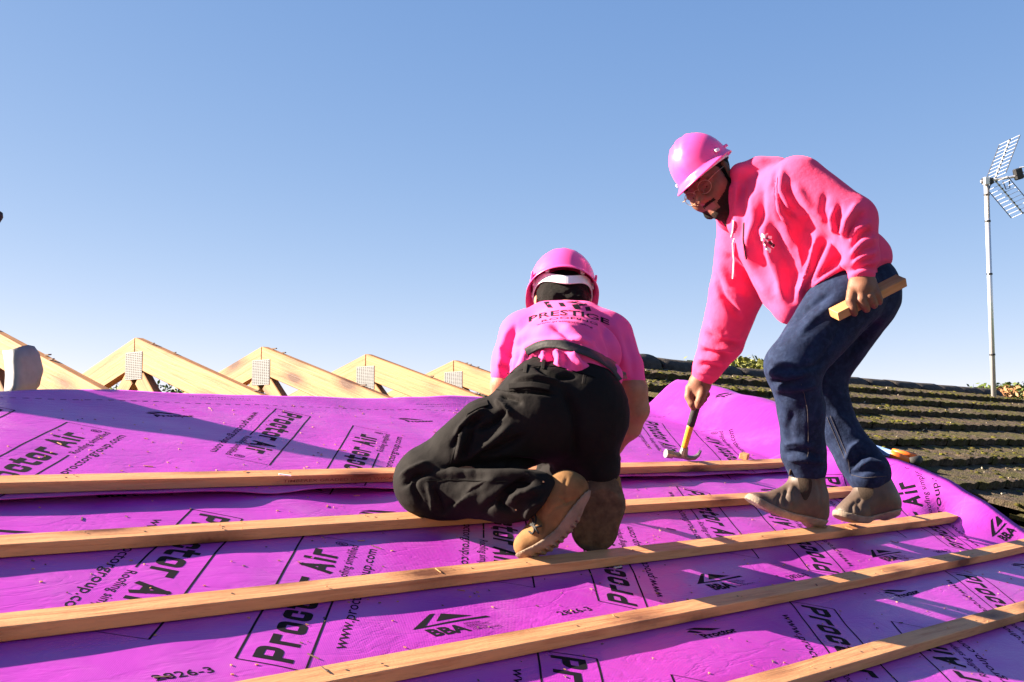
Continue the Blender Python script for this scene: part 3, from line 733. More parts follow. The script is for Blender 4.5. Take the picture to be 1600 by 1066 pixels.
# ------------------------------------------------------------------ trees beyond the roof
def leaf_mat(name, c0, c1):
    m, t, b = principled(name, c0, .6, .3); vv = N(t, 'ShaderNodeNewGeometry').outputs['Position']
    L(t, ramp(t, noise(t, vv, 1.6, 3), [(.35, c0), (.65, c1)]), b.inputs['Base Color']); b.inputs['Transmission Weight'].default_value = 0
    return m
M['leaf_g'] = leaf_mat('leaf_green', (.045, .07, .015), (.10, .13, .025)); M['leaf_y'] = leaf_mat('leaf_yellow_green', (.08, .10, .02), (.17, .17, .03))
M['leaf_r'] = leaf_mat('leaf_autumn', (.20, .09, .035), (.30, .17, .07)); M['bark'] = simple('bark', (.09, .06, .04), .9, .2, 0, .3, 12, .6)
def tree(px, py, dist, rad, hgt, mat, label, nleaf, seed, leaf=.05):
    top = at(px, py, dist); x, y = top[0], top[1]; ztop = top[2]; r = random.Random(seed)
    t_ = empty('tree', (x, y, 0)); tag(t_, label, 'tree')
    mb = MB(); mb.tube([(0, 0, 0), (.03, .02, ztop * .4), (.0, -.04, ztop - hgt * .9)], [.14, .11, .06], 9)
    tips = []
    for k in range(12):
        a = r.uniform(0, 2 * PI); z0 = r.uniform(ztop - hgt * 1.25, ztop - hgt * .75); l_ = rad * r.uniform(.5, .95); e = np.array([math.cos(a) * l_, math.sin(a) * l_, z0 + r.uniform(.15, .8) * hgt])
        if e[2] > ztop - .08: e[2] = ztop - .08
        mb.tube([(0, -.03, z0), e * (.5, .5, 0) + (0, 0, (z0 + e[2]) / 2 + .05), e], [.05, .03, .01], 6); tips.append(e)
    mb.build('trunk', M['bark'], t_, smooth=True)
    V, Fq = [], []
    cl = [np.array([r.gauss(0, .45) * rad, r.gauss(0, .45) * rad, ztop - hgt * abs(r.gauss(.25, .28)) - .06]) for _ in range(34)] + tips
    for _ in range(nleaf):
        c = r.choice(cl); p = c + np.array([r.gauss(0, .16) * rad, r.gauss(0, .16) * rad, r.gauss(0, .11) * hgt])
        if p[2] > ztop + .03: p[2] = ztop - r.random() * .1
        d = np.array([r.gauss(0, 1), r.gauss(0, 1), r.gauss(0, .7)]); d /= np.linalg.norm(d); e = np.cross(d, [r.gauss(0, 1), r.gauss(0, 1), r.gauss(0, 1)]); e /= np.linalg.norm(e) + 1e-9
        s_ = leaf * r.uniform(.6, 1.3); o_ = len(V); V += [p - d * s_, p + e * s_ * .45, p + d * s_, p - e * s_ * .45]; Fq.append((o_, o_ + 1, o_ + 2, o_ + 3))
    new_obj('crown', mesh('crown', V, Fq), mat, t_)
tree(1184, 567, 17, 1.0, 1.3, M['leaf_y'], 'yellow-green tree top above the ridge, behind the standing worker\'s knee', 5000, 1, .06)
tree(1600, 602, 19, .9, 1.4, M['leaf_g'], 'dark green bush at the right edge beyond the aerial pole', 5000, 2, .05)
tree(1563, 607, 18, .28, .5, M['leaf_r'], 'small russet shrub just right of the aerial pole', 1400, 3, .04)
tree(268, 601, 24, 1.1, 1.6, M['leaf_g'], 'dark tree top glimpsed through the second truss from the left', 4500, 4, .07)
tree(92, 612, 26, 1.2, 1.6, M['leaf_g'], 'low tree top behind the leftmost truss', 3500, 5, .07)
from mathutils.bvhtree import BVHTree
# ------------------------------------------------------------------ soft bodies: blended tapered limbs meshed as one surface
class Soft:
    """solid made of smoothly blended tapered capsules (camera-frame metres)"""
    def __init__(s): s.ops = []; s.cuts = []
    def limb(s, a, b, ra, rb, k=.03, flat=None, sub=False):
        s.ops.append((np.asarray(a, np.float32), np.asarray(b, np.float32), ra, rb, k, flat, sub)); return s
    def __call__(s, P):
        P = np.asarray(P, np.float32); d = None
        for a, b, ra, rb, k, flat, sub in s.ops:
            ba = b - a; q = P - a
            if flat is not None:
                wv, fl = flat; wv = np.asarray(wv, np.float32); wv = wv / np.linalg.norm(wv)
                c = q @ wv; q = q + np.outer(c * (1 / fl - 1), wv); bb = ba + wv * (ba @ wv) * (1 / fl - 1)
            else: bb = ba
            L2 = float(bb @ bb)
            t = np.clip(q @ bb / L2, 0, 1) if L2 > 1e-10 else np.zeros(len(q), np.float32)
            e = np.sqrt(((q - t[:, None] * bb) ** 2).sum(1)) - (ra + (rb - ra) * t)
            if flat is not None: e = e * min(1.0, flat[1] * 1.25)
            if d is None: d = e; continue
            if sub: e = -e; h = np.clip(.5 - .5 * (d - e) / k, 0, 1); d = d + (e - d) * h + k * h * (1 - h)
            else: h = np.clip(.5 + .5 * (d - e) / k, 0, 1); d = d + (e - d) * h - k * h * (1 - h)
        for (p, n_, rad) in s.cuts:
            e = (P - p) @ n_; near = ((P - p) ** 2).sum(1) < rad * rad; d = np.where(near, np.maximum(d, e), d)
        return d
    def cut(s, p, n_, rad): s.cuts.append((np.asarray(p, np.float32), np.asarray(n_, np.float32) / np.linalg.norm(n_), rad)); return s
    def bounds(s):
        lo = np.min([np.minimum(o[0] - o[2], o[1] - o[3]) for o in s.ops], 0); hi = np.max([np.maximum(o[0] + o[2], o[1] + o[3]) for o in s.ops], 0)
        return lo - .03, hi + .03
def soft_mesh(f, lo, hi, h, clip=None):
    """adaptive surface nets"""
    lo = np.asarray(lo, float); n = np.ceil((np.asarray(hi) - lo) / (h * 16)).astype(int)
    g = np.stack(np.meshgrid(*[np.arange(q) for q in n], indexing='ij'), -1).reshape(-1, 3) * 16; size = 16
    while True:
        c = lo + (g + size / 2) * h; d = f(c); g = g[np.abs(d) < size * h * 1.25 + .002]
        if size == 1: break
        size //= 2; o = np.stack(np.meshgrid((0, 1), (0, 1), (0, 1), indexing='ij'), -1).reshape(-1, 3) * size
        g = (g[:, None] + o[None]).reshape(-1, 3)
    S1 = int(g.max()) + 4
    key = lambda q: ((q[..., 0].astype(np.int64)) * S1 + q[..., 1]) * S1 + q[..., 2]
    o8 = np.stack(np.meshgrid((0, 1), (0, 1), (0, 1), indexing='ij'), -1).reshape(-1, 3)
    cor = g[:, None] + o8[None]; ck = key(cor)
    uk, inv = np.unique(ck.ravel(), return_inverse=True); first = np.zeros(len(uk), int); first[inv] = np.arange(len(inv))
    pts = cor.reshape(-1, 3)[first]; val = f(lo + pts * h).astype(np.float64); cv = val[inv].reshape(-1, 8)
    act = (cv.min(1) < 0) & (cv.max(1) >= 0); g = g[act]; cv = cv[act]; gk = key(g); od = np.argsort(gk); g = g[od]; cv = cv[od]; gk = gk[od]
    acc = np.zeros((len(g), 3)); cnt = np.zeros(len(g))
    for i in range(8):
        for j in range(i + 1, 8):
            if np.abs(o8[i] - o8[j]).sum() != 1: continue
            a, b = cv[:, i], cv[:, j]; m = (a < 0) != (b < 0); t = a[m] / (a[m] - b[m])
            acc[m] += o8[i] + t[:, None] * (o8[j] - o8[i]); cnt[m] += 1
    V = lo + (g + acc / cnt[:, None]) * h
    F = []
    i0 = 0
    for ax in range(3):
        hi_i = [i for i in range(8) if (o8[i] == np.eye(3, dtype=int)[ax]).all()][0]
        m = (cv[:, 0] < 0) != (cv[:, hi_i] < 0); b_ = g[m]; flip = cv[m, 0] < 0
        u, v = np.eye(3, dtype=int)[(ax + 1) % 3], np.eye(3, dtype=int)[(ax + 2) % 3]
        q = np.stack([key(b_), key(b_ - u), key(b_ - u - v), key(b_ - v)], 1); ix = np.clip(np.searchsorted(gk, q), 0, len(gk) - 1); ok = (gk[ix] == q).all(1)
        ix = ix[ok]; fl = flip[ok]; ix[fl] = ix[fl][:, ::-1]; F.append(ix)
    F = np.concatenate(F); c = V[F]; vol = (np.cross(c[:, 0] - V[0], c[:, 1] - V[0]) * (c[:, 2] - V[0])).sum()
    return V, (F if vol > 0 else F[:, ::-1].copy())
class Upper:
    """boot upper: everything above the sole surface"""
    def __init__(s, boot, p0, n, t, c, lo_, hi_, grow=0., lug=0., pitch=.02):
        s.b = boot; s.p = np.asarray(p0, float); s.n = np.asarray(n, float) / np.linalg.norm(n); t = np.asarray(t, float); t = t - s.n * (t @ s.n); s.t = t / np.linalg.norm(t)
        s.c = c; s.lo = lo_; s.hi = hi_; s.g = grow; s.lug = lug; s.pitch = pitch
    def __call__(s, P):
        q = np.asarray(P, float) - s.p; a = q @ s.t; h = q @ s.n - s.c * np.clip(a, 0, 1) ** 2 + s.c * .15 * np.clip(-a, 0, 1) ** 2
        lo_ = s.lo + (s.lug * (np.sin(a / s.pitch * 2 * PI) > 0) if s.lug else 0)
        return np.maximum(s.b(P) - s.g, np.maximum(h - s.hi, lo_ - h))
    def bounds(s): lo, hi = s.b.bounds(); return lo - s.g - .01, hi + s.g + .01
def smooth_v(V, F, it=2, lam=.5):
    e = np.concatenate([F[:, [0, 1]], F[:, [1, 2]], F[:, [2, 3]], F[:, [3, 0]]]); n = len(V); deg = np.bincount(e.ravel(), minlength=n)[:, None]
    for _ in range(it):
        A = np.zeros_like(V)
        for k in range(3): A[:, k] = np.bincount(e[:, 0], V[e[:, 1], k], n) + np.bincount(e[:, 1], V[e[:, 0], k], n)
        V = V + lam * (A / np.maximum(deg, 1) - V)
    return V
def normals(V, F):
    a = np.cross(V[F[:, 2]] - V[F[:, 0]], V[F[:, 3]] - V[F[:, 1]]); n = np.zeros_like(V)
    for k in range(4):
        for c in range(3): n[:, c] += np.bincount(F[:, k], a[:, c], len(V))
    return n / (np.linalg.norm(n, axis=1)[:, None] + 1e-12)      # outward, as soft_mesh orients its faces
def seg_dist(P, pts):
    """distance of 2-D points to a polyline, and the position along it"""
    best = np.full(len(P), 1e9); par = np.zeros(len(P)); pts = np.asarray(pts, float); L_ = np.linalg.norm(np.diff(pts, axis=0), axis=1); tot = L_.sum(); acc = 0
    for i in range(len(pts) - 1):
        d = pts[i + 1] - pts[i]; t = np.clip((P - pts[i]) @ d / (d @ d + 1e-9), 0, 1); e = np.linalg.norm(P - pts[i] - t[:, None] * d, axis=1); m = e < best
        best[m] = e[m]; par[m] = (acc + t[m] * L_[i]) / tot; acc += L_[i]
    return best, par
def folds(V, F, strokes):
    """sculpt cloth folds: (polyline, height mm, half-width, depth range)"""
    for st in strokes:
        pl, amp, wd = st[:3]; dr = st[3] if len(st) > 3 else None
        Nn = normals(V, F); px = 800 + V[:, 0] / V[:, 2] * FPX; py = 533 - V[:, 1] / V[:, 2] * FPX
        if F is not None:
            view = V / np.linalg.norm(V, axis=1)[:, None]; face = np.clip(-(Nn * view).sum(1) * 2.2 + .35, 0, 1)
        d, t = seg_dist(np.stack([px, py], 1), pl)
        w_ = np.exp(-(d / wd) ** 2) * np.clip(np.minimum(t, 1 - t) * 5 + .12, 0, 1) * face
        if dr is not None: w_ = w_ * ((V[:, 2] > dr[0]) & (V[:, 2] < dr[1]))
        V = V + Nn * (amp * .001 * w_)[:, None]
    return V
def crumple(V, F, amp, freq, seed, stretch=(1, 1, 1)):
    r = np.random.default_rng(seed); Nn = normals(V, F); h = 0
    for k in range(7):
        d = r.normal(size=3) * np.asarray(stretch); d /= np.linalg.norm(d); d2 = r.normal(size=3); d2 /= np.linalg.norm(d2)
        ph = V @ d * freq * r.uniform(.6, 1.6) * 2 * PI + 1.6 * np.sin(V @ d2 * freq * 3 + r.uniform(0, 6)) + r.uniform(0, 6)
        h = h + (1 - np.abs(np.sin(ph)) ** .8) * (.5 + .5 * np.sin(V @ d2 * freq * 2.3 + r.uniform(0, 6)))
    h = h - h.mean(); return V + Nn * (amp * .001 * h / 2)[:, None]
def soft_obj(name, sdf, h, mat, parent, base, it=2, strokes=(), wr=None, lo=None, hi=None, mats=None, cut=None):
    l, u = sdf.bounds(); V, F = soft_mesh(sdf, l if lo is None else lo, u if hi is None else hi, h)
    V = smooth_v(V, F, it)
    for q in (wr or []): V = crumple(V, F, *q)
    if len(strokes): V = folds(V, F, strokes); V = smooth_v(V, F, 1, .35)
    if isinstance(sdf, Soft): SURF[id(sdf)] = BVHTree.FromPolygons(V.tolist(), F.tolist())
    elif isinstance(sdf, Upper) and sdf.hi > .5: SURF[id(sdf.b)] = BVHTree.FromPolygons(V.tolist(), F.tolist())
    W_ = c2w(V) - base
    me = bpy.data.meshes.new(name); me.from_pydata(W_.tolist(), [], F[:, ::-1].tolist()); me.update(); me.polygons.foreach_set('use_smooth', [True] * len(F))
    o = new_obj(name, me, mat, parent)
    if mats is not None:
        cen = V[F].mean(1); me.polygons.foreach_set('material_index', mats(cen).astype(np.int32)); me.update()
    return o
SURF = {}
def hit(sdf, px, py, d0=2.0, d1=6.0, steps=70):
    if id(sdf) in SURF:
        out = []
        for x, y in zip(np.atleast_1d(px), np.atleast_1d(py)):
            r = Vector(((x - 800) / FPX, -(y - 533) / FPX, 1.0)); ln = r.length; q = SURF[id(sdf)].ray_cast(Vector((0, 0, 0)), r / ln)
            out.append(q[0].z if q[0] is not None else np.nan)
        out = np.array(out, float); bad = np.isnan(out)
        if bad.any(): out[bad] = (hit_sdf(sdf, np.atleast_1d(px)[bad], np.atleast_1d(py)[bad]) if bad.all() else np.interp(np.where(bad)[0], np.where(~bad)[0], out[~bad]))
        return out
    return hit_sdf(sdf, px, py, d0, d1, steps)
def hit_sdf(sdf, px, py, d0=2.0, d1=6.0, steps=70):
    """depth at which the view line through a picture point meets a solid"""
    px = np.atleast_1d(np.asarray(px, float)); py = np.atleast_1d(np.asarray(py, float)); d = np.full(len(px), d0)
    for _ in range(steps):
        P = np.stack([(px - 800) / FPX * d, -(py - 533) / FPX * d, d], 1); e = sdf(P); d = np.minimum(d + e * .8, d1)
    return d
def on(sdf, px, py, lift=.003, **kw):
    d = hit(sdf, px, py, **kw) - lift; return np.stack([(np.asarray(px) - 800) / FPX * d, -(np.asarray(py) - 533) / FPX * d, d], 1)
def resample(pl, n):
    pl = np.asarray(pl, float); L_ = np.r_[0, np.cumsum(np.linalg.norm(np.diff(pl, axis=0), axis=1))]; q = np.linspace(0, L_[-1], n)
    # Catmull-like smoothing by two passes of averaging
    r = np.stack([np.interp(q, L_, pl[:, k]) for k in range(pl.shape[1])], 1)
    for _ in range(3): r[1:-1] = (r[:-2] + 2 * r[1:-1] + r[2:]) / 4
    return r
def cord(name, sdf, pl, rad, mat, parent, base, n=24, lift=.002, seg=6):
    q = resample(pl, n); P = on(sdf, q[:, 0], q[:, 1], lift); P[:, 2] = np.convolve(np.pad(P[:, 2], 2, 'edge'), [.1, .2, .4, .2, .1], 'valid')
    mb = MB(); mb.tube(list(c2w(P) - base), rad, seg); return mb.build(name, mat, parent, smooth=True)
def strip(name, sdf, pl, wpx, mat, parent, base, n=30, lift=.004, thick=.003):
    """band lying on a body along a picture polyline"""
    q = resample(pl, n); t = np.gradient(q, axis=0); t /= np.linalg.norm(t, axis=1)[:, None]; nn = np.stack([-t[:, 1], t[:, 0]], 1); rows = []
    for k in (-1, -.5, 0, .5, 1): e = q + nn * wpx / 2 * k; P = on(sdf, e[:, 0], e[:, 1], lift); P[:, 2] = np.convolve(np.pad(P[:, 2], 3, 'edge'), np.ones(7) / 7, 'valid'); rows.append(P)
    A = np.stack(rows, 1); B = A + np.array([0, 0, thick]); nr = 5; V = np.concatenate([A.reshape(-1, 3), B.reshape(-1, 3)]); o = n * nr; Fq = []
    for i in range(n - 1):
        for k in range(nr - 1): a = i * nr + k; Fq += [(a, a + 1, a + nr + 1, a + nr), (a + o + nr, a + o + nr + 1, a + o + 1, a + o)]
        for k in (0, nr - 1): a = i * nr + k; Fq.append((a, a + nr, a + nr + o, a + o))
    me = mesh(name, c2w(V) - base, Fq, True)
    bm = bmesh.new(); bm.from_mesh(me); bmesh.ops.recalc_face_normals(bm, faces=bm.faces); bm.to_mesh(me); bm.free()
    return new_obj(name, me, mat, parent)
def decal(name, sdf, verts, faces, mat, parent, base, lift=.003):
    bm = bmesh.new(); vs = [bm.verts.new((float(x), float(y), 0)) for x, y in verts]
    for f in faces:
        try: bm.faces.new([vs[i] for i in f])
        except ValueError: pass
    bmesh.ops.triangulate(bm, faces=bm.faces)
    for _ in range(3):
        le = [e for e in bm.edges if e.calc_length() > 3.0]
        if le: bmesh.ops.subdivide_edges(bm, edges=le, cuts=1); bmesh.ops.triangulate(bm, faces=[f for f in bm.faces if len(f.verts) > 3])
    bm.verts.ensure_lookup_table(); bm.verts.index_update(); v = np.array([q.co[:2] for q in bm.verts]); fc = [[q.index for q in f.verts] for f in bm.faces]; bm.free()
    P = on(sdf, v[:, 0], v[:, 1], lift)
    return new_obj(name, mesh(name, c2w(P) - base, fc), mat, parent)

# ------------------------------------------------------------------ clothing, skin and tool materials
def cloth(name, base, dark, rough=.85, sheen=.3, weave=900., wr=40., bstr=.25, fade=None):
    m, t, b = principled(name, base, rough, .12); v = coord(t)
    n1 = noise(t, v, wr * .3, 4); n2 = noise(t, v, wr, 5, .6); n3 = noise(t, v, weave, 2, .5)
    c = ramp(t, n1, [(.3, dark), (.7, base)])
    if fade: c = mixc(t, ramp(t, n2, [(.45, (0, 0, 0)), (.8, (.5, .5, .5))]), c, fade)
    L(t, c, b.inputs['Base Color']); bump(t, b, math_n(t, 'ADD', n2, math_n(t, 'MULTIPLY', n3, .25)), bstr, .006)
    b.inputs['Sheen Weight'].default_value = sheen; b.inputs['Sheen Roughness'].default_value = .5; b.inputs['Sheen Tint'].default_value = (*[min(1, q * 1.3 + .1) for q in base], 1)
    return m
M['hoodie'] = cloth('pink_fleece', (.72, .062, .165), (.67, .048, .14), .9, .25, 700, 60, .3)
M['tee'] = cloth('pink_cotton', (.74, .078, .27), (.70, .064, .245), .85, .15, 900, 40, .2)
M['jeans'] = cloth('blue_denim', (.0095, .018, .050), (.005, .009, .026), .85, .08, 1100, 55, .45, fade=(.028, .047, .10))
M['denim_light'] = simple('pale_denim_thread', (.07, .06, .06), .85, .1)
M['trousers'] = cloth('black_work_cotton', (.008, .0068, .0066), (.005, .0042, .0042), .85, .03, 800, 50, .3)
M['trouser_seam'] = simple('black_seam', (.004, .0035, .0035), .9, .05)
M['leather'] = simple('grey_black_leather', (.022, .021, .022), .6, .25, 0, .25, 40, .35)
M['boot_brown'] = simple('brown_boot_leather', (.060, .039, .028), .55, .4, 0, .35, 28, .35)
M['elastic'] = simple('brown_elastic', (.030, .020, .014), .9, .2, 0, .2, 200, .5)
M['boot_sole'] = simple('dusty_rubber_sole', (.185, .145, .112), .85, .25, 0, .35, 35, .5)
M['boot_tan'] = simple('tan_nubuck', (.150, .078, .032), .85, .12, 0, .55, 16, .45)
M['sole_tan'] = simple('dusty_grey_tan_sole', (.17, .125, .09), .9, .2, 0, .3, 40, .6)
M['sole_shaded'] = simple('shaded_brown_sole', (.085, .055, .034), .9, .15, 0, .5, 50, .8)  # sole of the kneeling worker's right boot, its shade darkened into the brown
M['lace'] = simple('black_lace', (.01, .01, .01), .8)
def skin(name, base):
    m, t, b = principled(name, base, .6, .28); v = coord(t); n = noise(t, v, 30, 5)
    L(t, ramp(t, n, [(.3, tuple(q * .82 for q in base)), (.7, tuple(q * 1.15 for q in base))]), b.inputs['Base Color']); bump(t, b, noise(t, v, 260, 4), .25, .003)
    b.inputs['Subsurface Weight'].default_value = .08; b.inputs['Subsurface Radius'].default_value = (.6, .25, .12); b.inputs['Subsurface Scale'].default_value = .006
    return m
M['skin_a'] = skin('brown_skin', (.17, .072, .040)); M['skin_b'] = skin('light_brown_skin', (.30, .135, .08))
M['stubble'] = simple('short_beard', (.020, .011, .008), .8, .1, 0, .5, 220, .9, .004)
M['lip'] = simple('lip', (.25, .075, .06), .45); M['nail'] = simple('nail', (.55, .33, .26), .35)
M['hair'] = simple('black_hair', (.006, .0045, .004), .7, .12, 0, .4, 300, .9, .006)
M['eye_white'] = simple('eye_white', (.32, .28, .25), .3); M['iris'] = simple('dark_iris', (.02, .011, .007), .1)
m, t, b = principled('pink_helmet_plastic', (.86, .09, .50), .28, .5); b.inputs['Coat Weight'].default_value = .25; b.inputs['Coat Roughness'].default_value = .15
hv = coord(t); L(t, ramp(t, noise(t, hv, 40, 5), [(.3, (.26,) * 3), (.75, (.42,) * 3)]), b.inputs['Roughness']); L(t, ramp(t, noise(t, hv, 9, 4), [(.3, (.76, .058, .26)), (.7, (.82, .07, .30))]), b.inputs['Base Color']); M['helmet'] = m
M['white_plastic'] = simple('white_plastic', (.72, .70, .72), .45)
M['gold'] = simple('pale_gold_wire', (.36, .24, .15), .4, .5, .6)
m, t, b = principled('clear_lens', (1, 1, 1), .02, .5); b.inputs['Transmission Weight'].default_value = 1.0; b.inputs['IOR'].default_value = 1.12; M['lens'] = m
M['ham_yellow'] = simple('yellow_handle', (.52, .25, .016), .45, .4, 0, .12, 30); M['ham_steel'] = simple('worn_steel', (.16, .155, .15), .5, .4, .7, .3, 60, .2)
M['rubber'] = simple('black_rubber', (.022, .021, .021), .7, .3, 0, .2, 80, .3)
M['orange'] = simple('orange_plastic', (.80, .15, .018), .4); M['blade'] = simple('blue_saw_blade', (.10, .17, .36), .35, .5, .3)
M['white_print'] = simple('white_print', (.85, .75, .80), .7); M['lead'] = simple('grey_lead_sheet', (.21, .215, .225), .6, .3, .2, .15, 25, .2)
# ------------------------------------------------------------------ hard hat
def hard_hat(label, centre, S, Fd, U, drop, sc=1.0):
    """S side, Fd front, U up (camera frame); centre of the brim plane"""
    S, Fd, U = (np.asarray(q, float) / np.linalg.norm(q) for q in (S, Fd, U)); centre = np.asarray(centre, float)
    base = c2w(centre); root = empty('hard_hat', base); tag(root, label, 'hard hat', 'pink hard hats on the two workers')
    W_ = lambda l: c2w(centre + sc * (l[..., 0:1] * S + l[..., 1:2] * Fd + l[..., 2:3] * U)) - base
    nph = 72; rows = []
    ph = np.linspace(0, 2 * PI, nph, endpoint=False); sn, cn = np.sin(ph), np.cos(ph)     # sn side, cn front
    for th in np.radians([1.5, 8, 16, 25, 34, 43, 52, 61, 70, 79, 88]):
        rr = math.sin(th) ** .92; z = .148 * math.cos(th) ** .85
        a = .112 * rr * sn; b_ = np.where(cn > 0, .132, .128) * rr * cn
        # three crown ridges running front to back
        rid = .0055 * (np.exp(-((a - 0) / .010) ** 2) + np.exp(-((np.abs(a) - .036) / .009) ** 2)) * np.clip((z - .05) / .05, 0, 1) * np.clip(1.2 - np.abs(b_) / .10, 0, 1)
        rows.append(np.stack([a, b_, np.full(nph, z) + rid], 1))
    fr = np.clip(cn, 0, 1) ** 1.5; wid = .011 + .040 * fr
    for k, (q, dz) in enumerate(((.0, .004), (.35, -.003), (.8, -.009), (1.0, -.012), (1.0, -.017), (.85, -.016))):
        a = (.1125 + wid * q * .75) * sn; b_ = (np.where(cn > 0, .1325, .1285) + wid * q) * cn; rows.append(np.stack([a, b_, dz - .012 * fr * q], 1))
    for th in np.radians([88, 72, 55, 38, 20, 4]):      # inside
        rr = math.sin(th) ** .92 * .955; z = .143 * math.cos(th) ** .85 - (.004 if th > 1.5 else 0); rows.append(np.stack([.112 * rr * sn, .13 * rr * cn, np.full(nph, z)], 1))
    A = np.stack(rows); nr = len(rows); V = W_(A.reshape(-1, 3)); Fq = []
    for i in range(nr - 1):
        for k in range(nph): a = i * nph + k; b2 = i * nph + (k + 1) % nph; Fq.append((a, a + nph, b2 + nph, b2))
    Fq += [tuple(range(nph)), tuple((nr - 1) * nph + k for k in range(nph))[::-1]]
    me = mesh('shell', V, Fq, True); bm = bmesh.new(); bm.from_mesh(me); bmesh.ops.recalc_face_normals(bm, faces=bm.faces); bm.to_mesh(me); bm.free()
    new_obj('shell', me, M['helmet'], root)
    # white headband with its rear strap
    V, Fq = [], []
    for k in range(nph):
        for z, g in ((-.024, 0), (.010, 0), (.010, .003), (-.024, .003)):
            back = np.clip(-cn[k], 0, 1) ** 4; zz = z - drop * back
            V.append(((.096 + g) * sn[k], (.116 + g) * cn[k], zz))
    V = W_(np.array(V))
    for k in range(nph):
        for j in range(4): Fq.append((k * 4 + j, ((k + 1) % nph) * 4 + j, ((k + 1) % nph) * 4 + (j + 1) % 4, k * 4 + (j + 1) % 4))
    me = mesh('headband', V, Fq, False); bm = bmesh.new(); bm.from_mesh(me); bmesh.ops.recalc_face_normals(bm, faces=bm.faces); bm.to_mesh(me); bm.free()
    new_obj('headband', me, M['white_plastic'], root)
    # accessory slots on the sides and small clips under the rim
    for s in (-1, 1):
        for f_, u_ in ((.035, .016), (-.055, .014)):
            aa = math.asin(np.clip(f_ / .13, -1, 1)); c = np.array([s * (.1125 * math.cos(aa) + .003), f_, u_]); mb = MB()
            mb.box(c, (.0035, 0, 0), (0, .016, 0), (0, 0, .006), bev=.0015); v = W_(np.array(mb.v)); mb.v = [tuple(q) for q in v]; mb.build('slot_cap', M['white_plastic'] if f_ > 0 else M['helmet'], root)
    for a_ in (35, 75, 105, 145, 215, 255, 285, 325):
        a_ = math.radians(a_); c = np.array([.100 * math.sin(a_), .117 * math.cos(a_), .006]); mb = MB(); mb.box(c, (.006 * math.cos(a_), -.006 * math.sin(a_), 0), (.004 * math.sin(a_), .004 * math.cos(a_), 0), (0, 0, .009)); v = W_(np.array(mb.v)); mb.v = [tuple(q) for q in v]
        mb.build('harness_clip', M['white_plastic'], root)
    return root

# ------------------------------------------------------------------ standing worker
PXM = lambda r, d: r * d / FPX
def limbs(s, rows, k=.03):
    for (xa, ya, da, ra, xb, yb, db, rb, *kk) in rows: s.limb(cs(xa, ya, da), cs(xb, yb, db), PXM(ra, da), PXM(rb, db), kk[0] if kk else k)
    return s
A_BASE = roof(3.55, 1.70, .0)
HC = cs(1109, 287, 4.0)                          # head centre
hF = np.array([-.52, -.36, -.77]); hF /= np.linalg.norm(hF); hU = np.array([-.65, .757, .03]); hU -= hF * (hU @ hF); hU /= np.linalg.norm(hU); hS = np.cross(hU, hF); hS = hS if hS[2] < 0 else -hS
hd = lambda s, f, u: HC + s * hS + f * hF + u * hU
body = Soft()
# skull, jaw, features
body.limb(hd(0, -.030, .040), hd(0, .022, .045), .078, .073, .02); body.limb(hd(0, .035, -.005), hd(0, .045, -.045), .062, .055, .03)
body.limb(hd(0, .030, -.060), hd(0, .068, -.098), .052, .026, .03); body.limb(hd(.038, .045, -.030), hd(-.038, .045, -.030), .034, .034, .03)
body.limb(hd(-.036, .082, .030), hd(.036, .082, .030), .014, .014, .02)
for s in (-1, 1):
    body.limb(hd(s * .033, .106, .004), hd(s * .033, .112, .004), .017, .017, .012, None, True)
    body.limb(hd(s * .045, .070, -.028), hd(s * .040, .076, -.034), .019, .019, .02); body.limb(hd(s * .015, .100, -.040), hd(s * .013, .104, -.040), .0095, .0095, .008)
    body.limb(hd(s * .080, -.018, .016), hd(s * .077, -.008, -.022), .016, .011, .006, (hS, .45)); body.limb(hd(s * .020, .0855, .0050), hd(s * .047, .081, .0050), .0120, .0120, .004); body.limb(hd(s * .022, .084, -.012), hd(s * .044, .080, -.012), .0085, .0085, .004)
body.limb(hd(0, .092, .012), hd(0, .122, -.030), .0105, .0150, .012); body.limb(hd(0, .113, -.038), hd(0, .102, -.040), .010, .010, .01)
body.limb(hd(-.016, .094, -.062), hd(.016, .094, -.062), .0085, .0085, .008); body.limb(hd(-.014, .092, -.074), hd(.014, .092, -.074), .009, .009, .008)
body.limb(hd(0, .084, -.096), hd(0, .088, -.100), .020, .020, .02)
# neck and trunk
limbs(body, [(1128, 300, 4.0, 26, 1180, 330, 3.98, 34, .03), (1180, 330, 3.98, 50, 1230, 355, 3.93, 62, .05), (1230, 355, 3.93, 62, 1318, 445, 3.84, 50, .05),
             (1243, 294, 3.80, 28, 1170, 340, 4.12, 28, .05), (1247, 292, 3.78, 30, 1338, 349, 3.68, 24, .03), (1338, 349, 3.68, 23, 1346, 434, 3.65, 16, .02),
             (1165, 350, 4.12, 30, 1150, 460, 4.20, 24, .03), (1150, 460, 4.20, 23, 1099, 588, 4.32, 15, .02),
             (1318, 462, 3.78, 42, 1238, 572, 3.67, 30, .04), (1238, 572, 3.67, 28, 1262, 735, 3.76, 17, .02), (1345, 468, 3.92, 42, 1276, 588, 3.98, 30, .04), (1276, 588, 3.98, 27, 1352, 738, 3.90, 17, .02),
             (1262, 738, 3.76, 17, 1268, 795, 3.765, 15, .015), (1262, 790, 3.76, 10, 1215, 795, 3.72, 6, .01), (1354, 742, 3.90, 16, 1380, 785, 3.905, 14, .015), (1376, 784, 3.9, 10, 1340, 800, 3.868, 6, .01)])
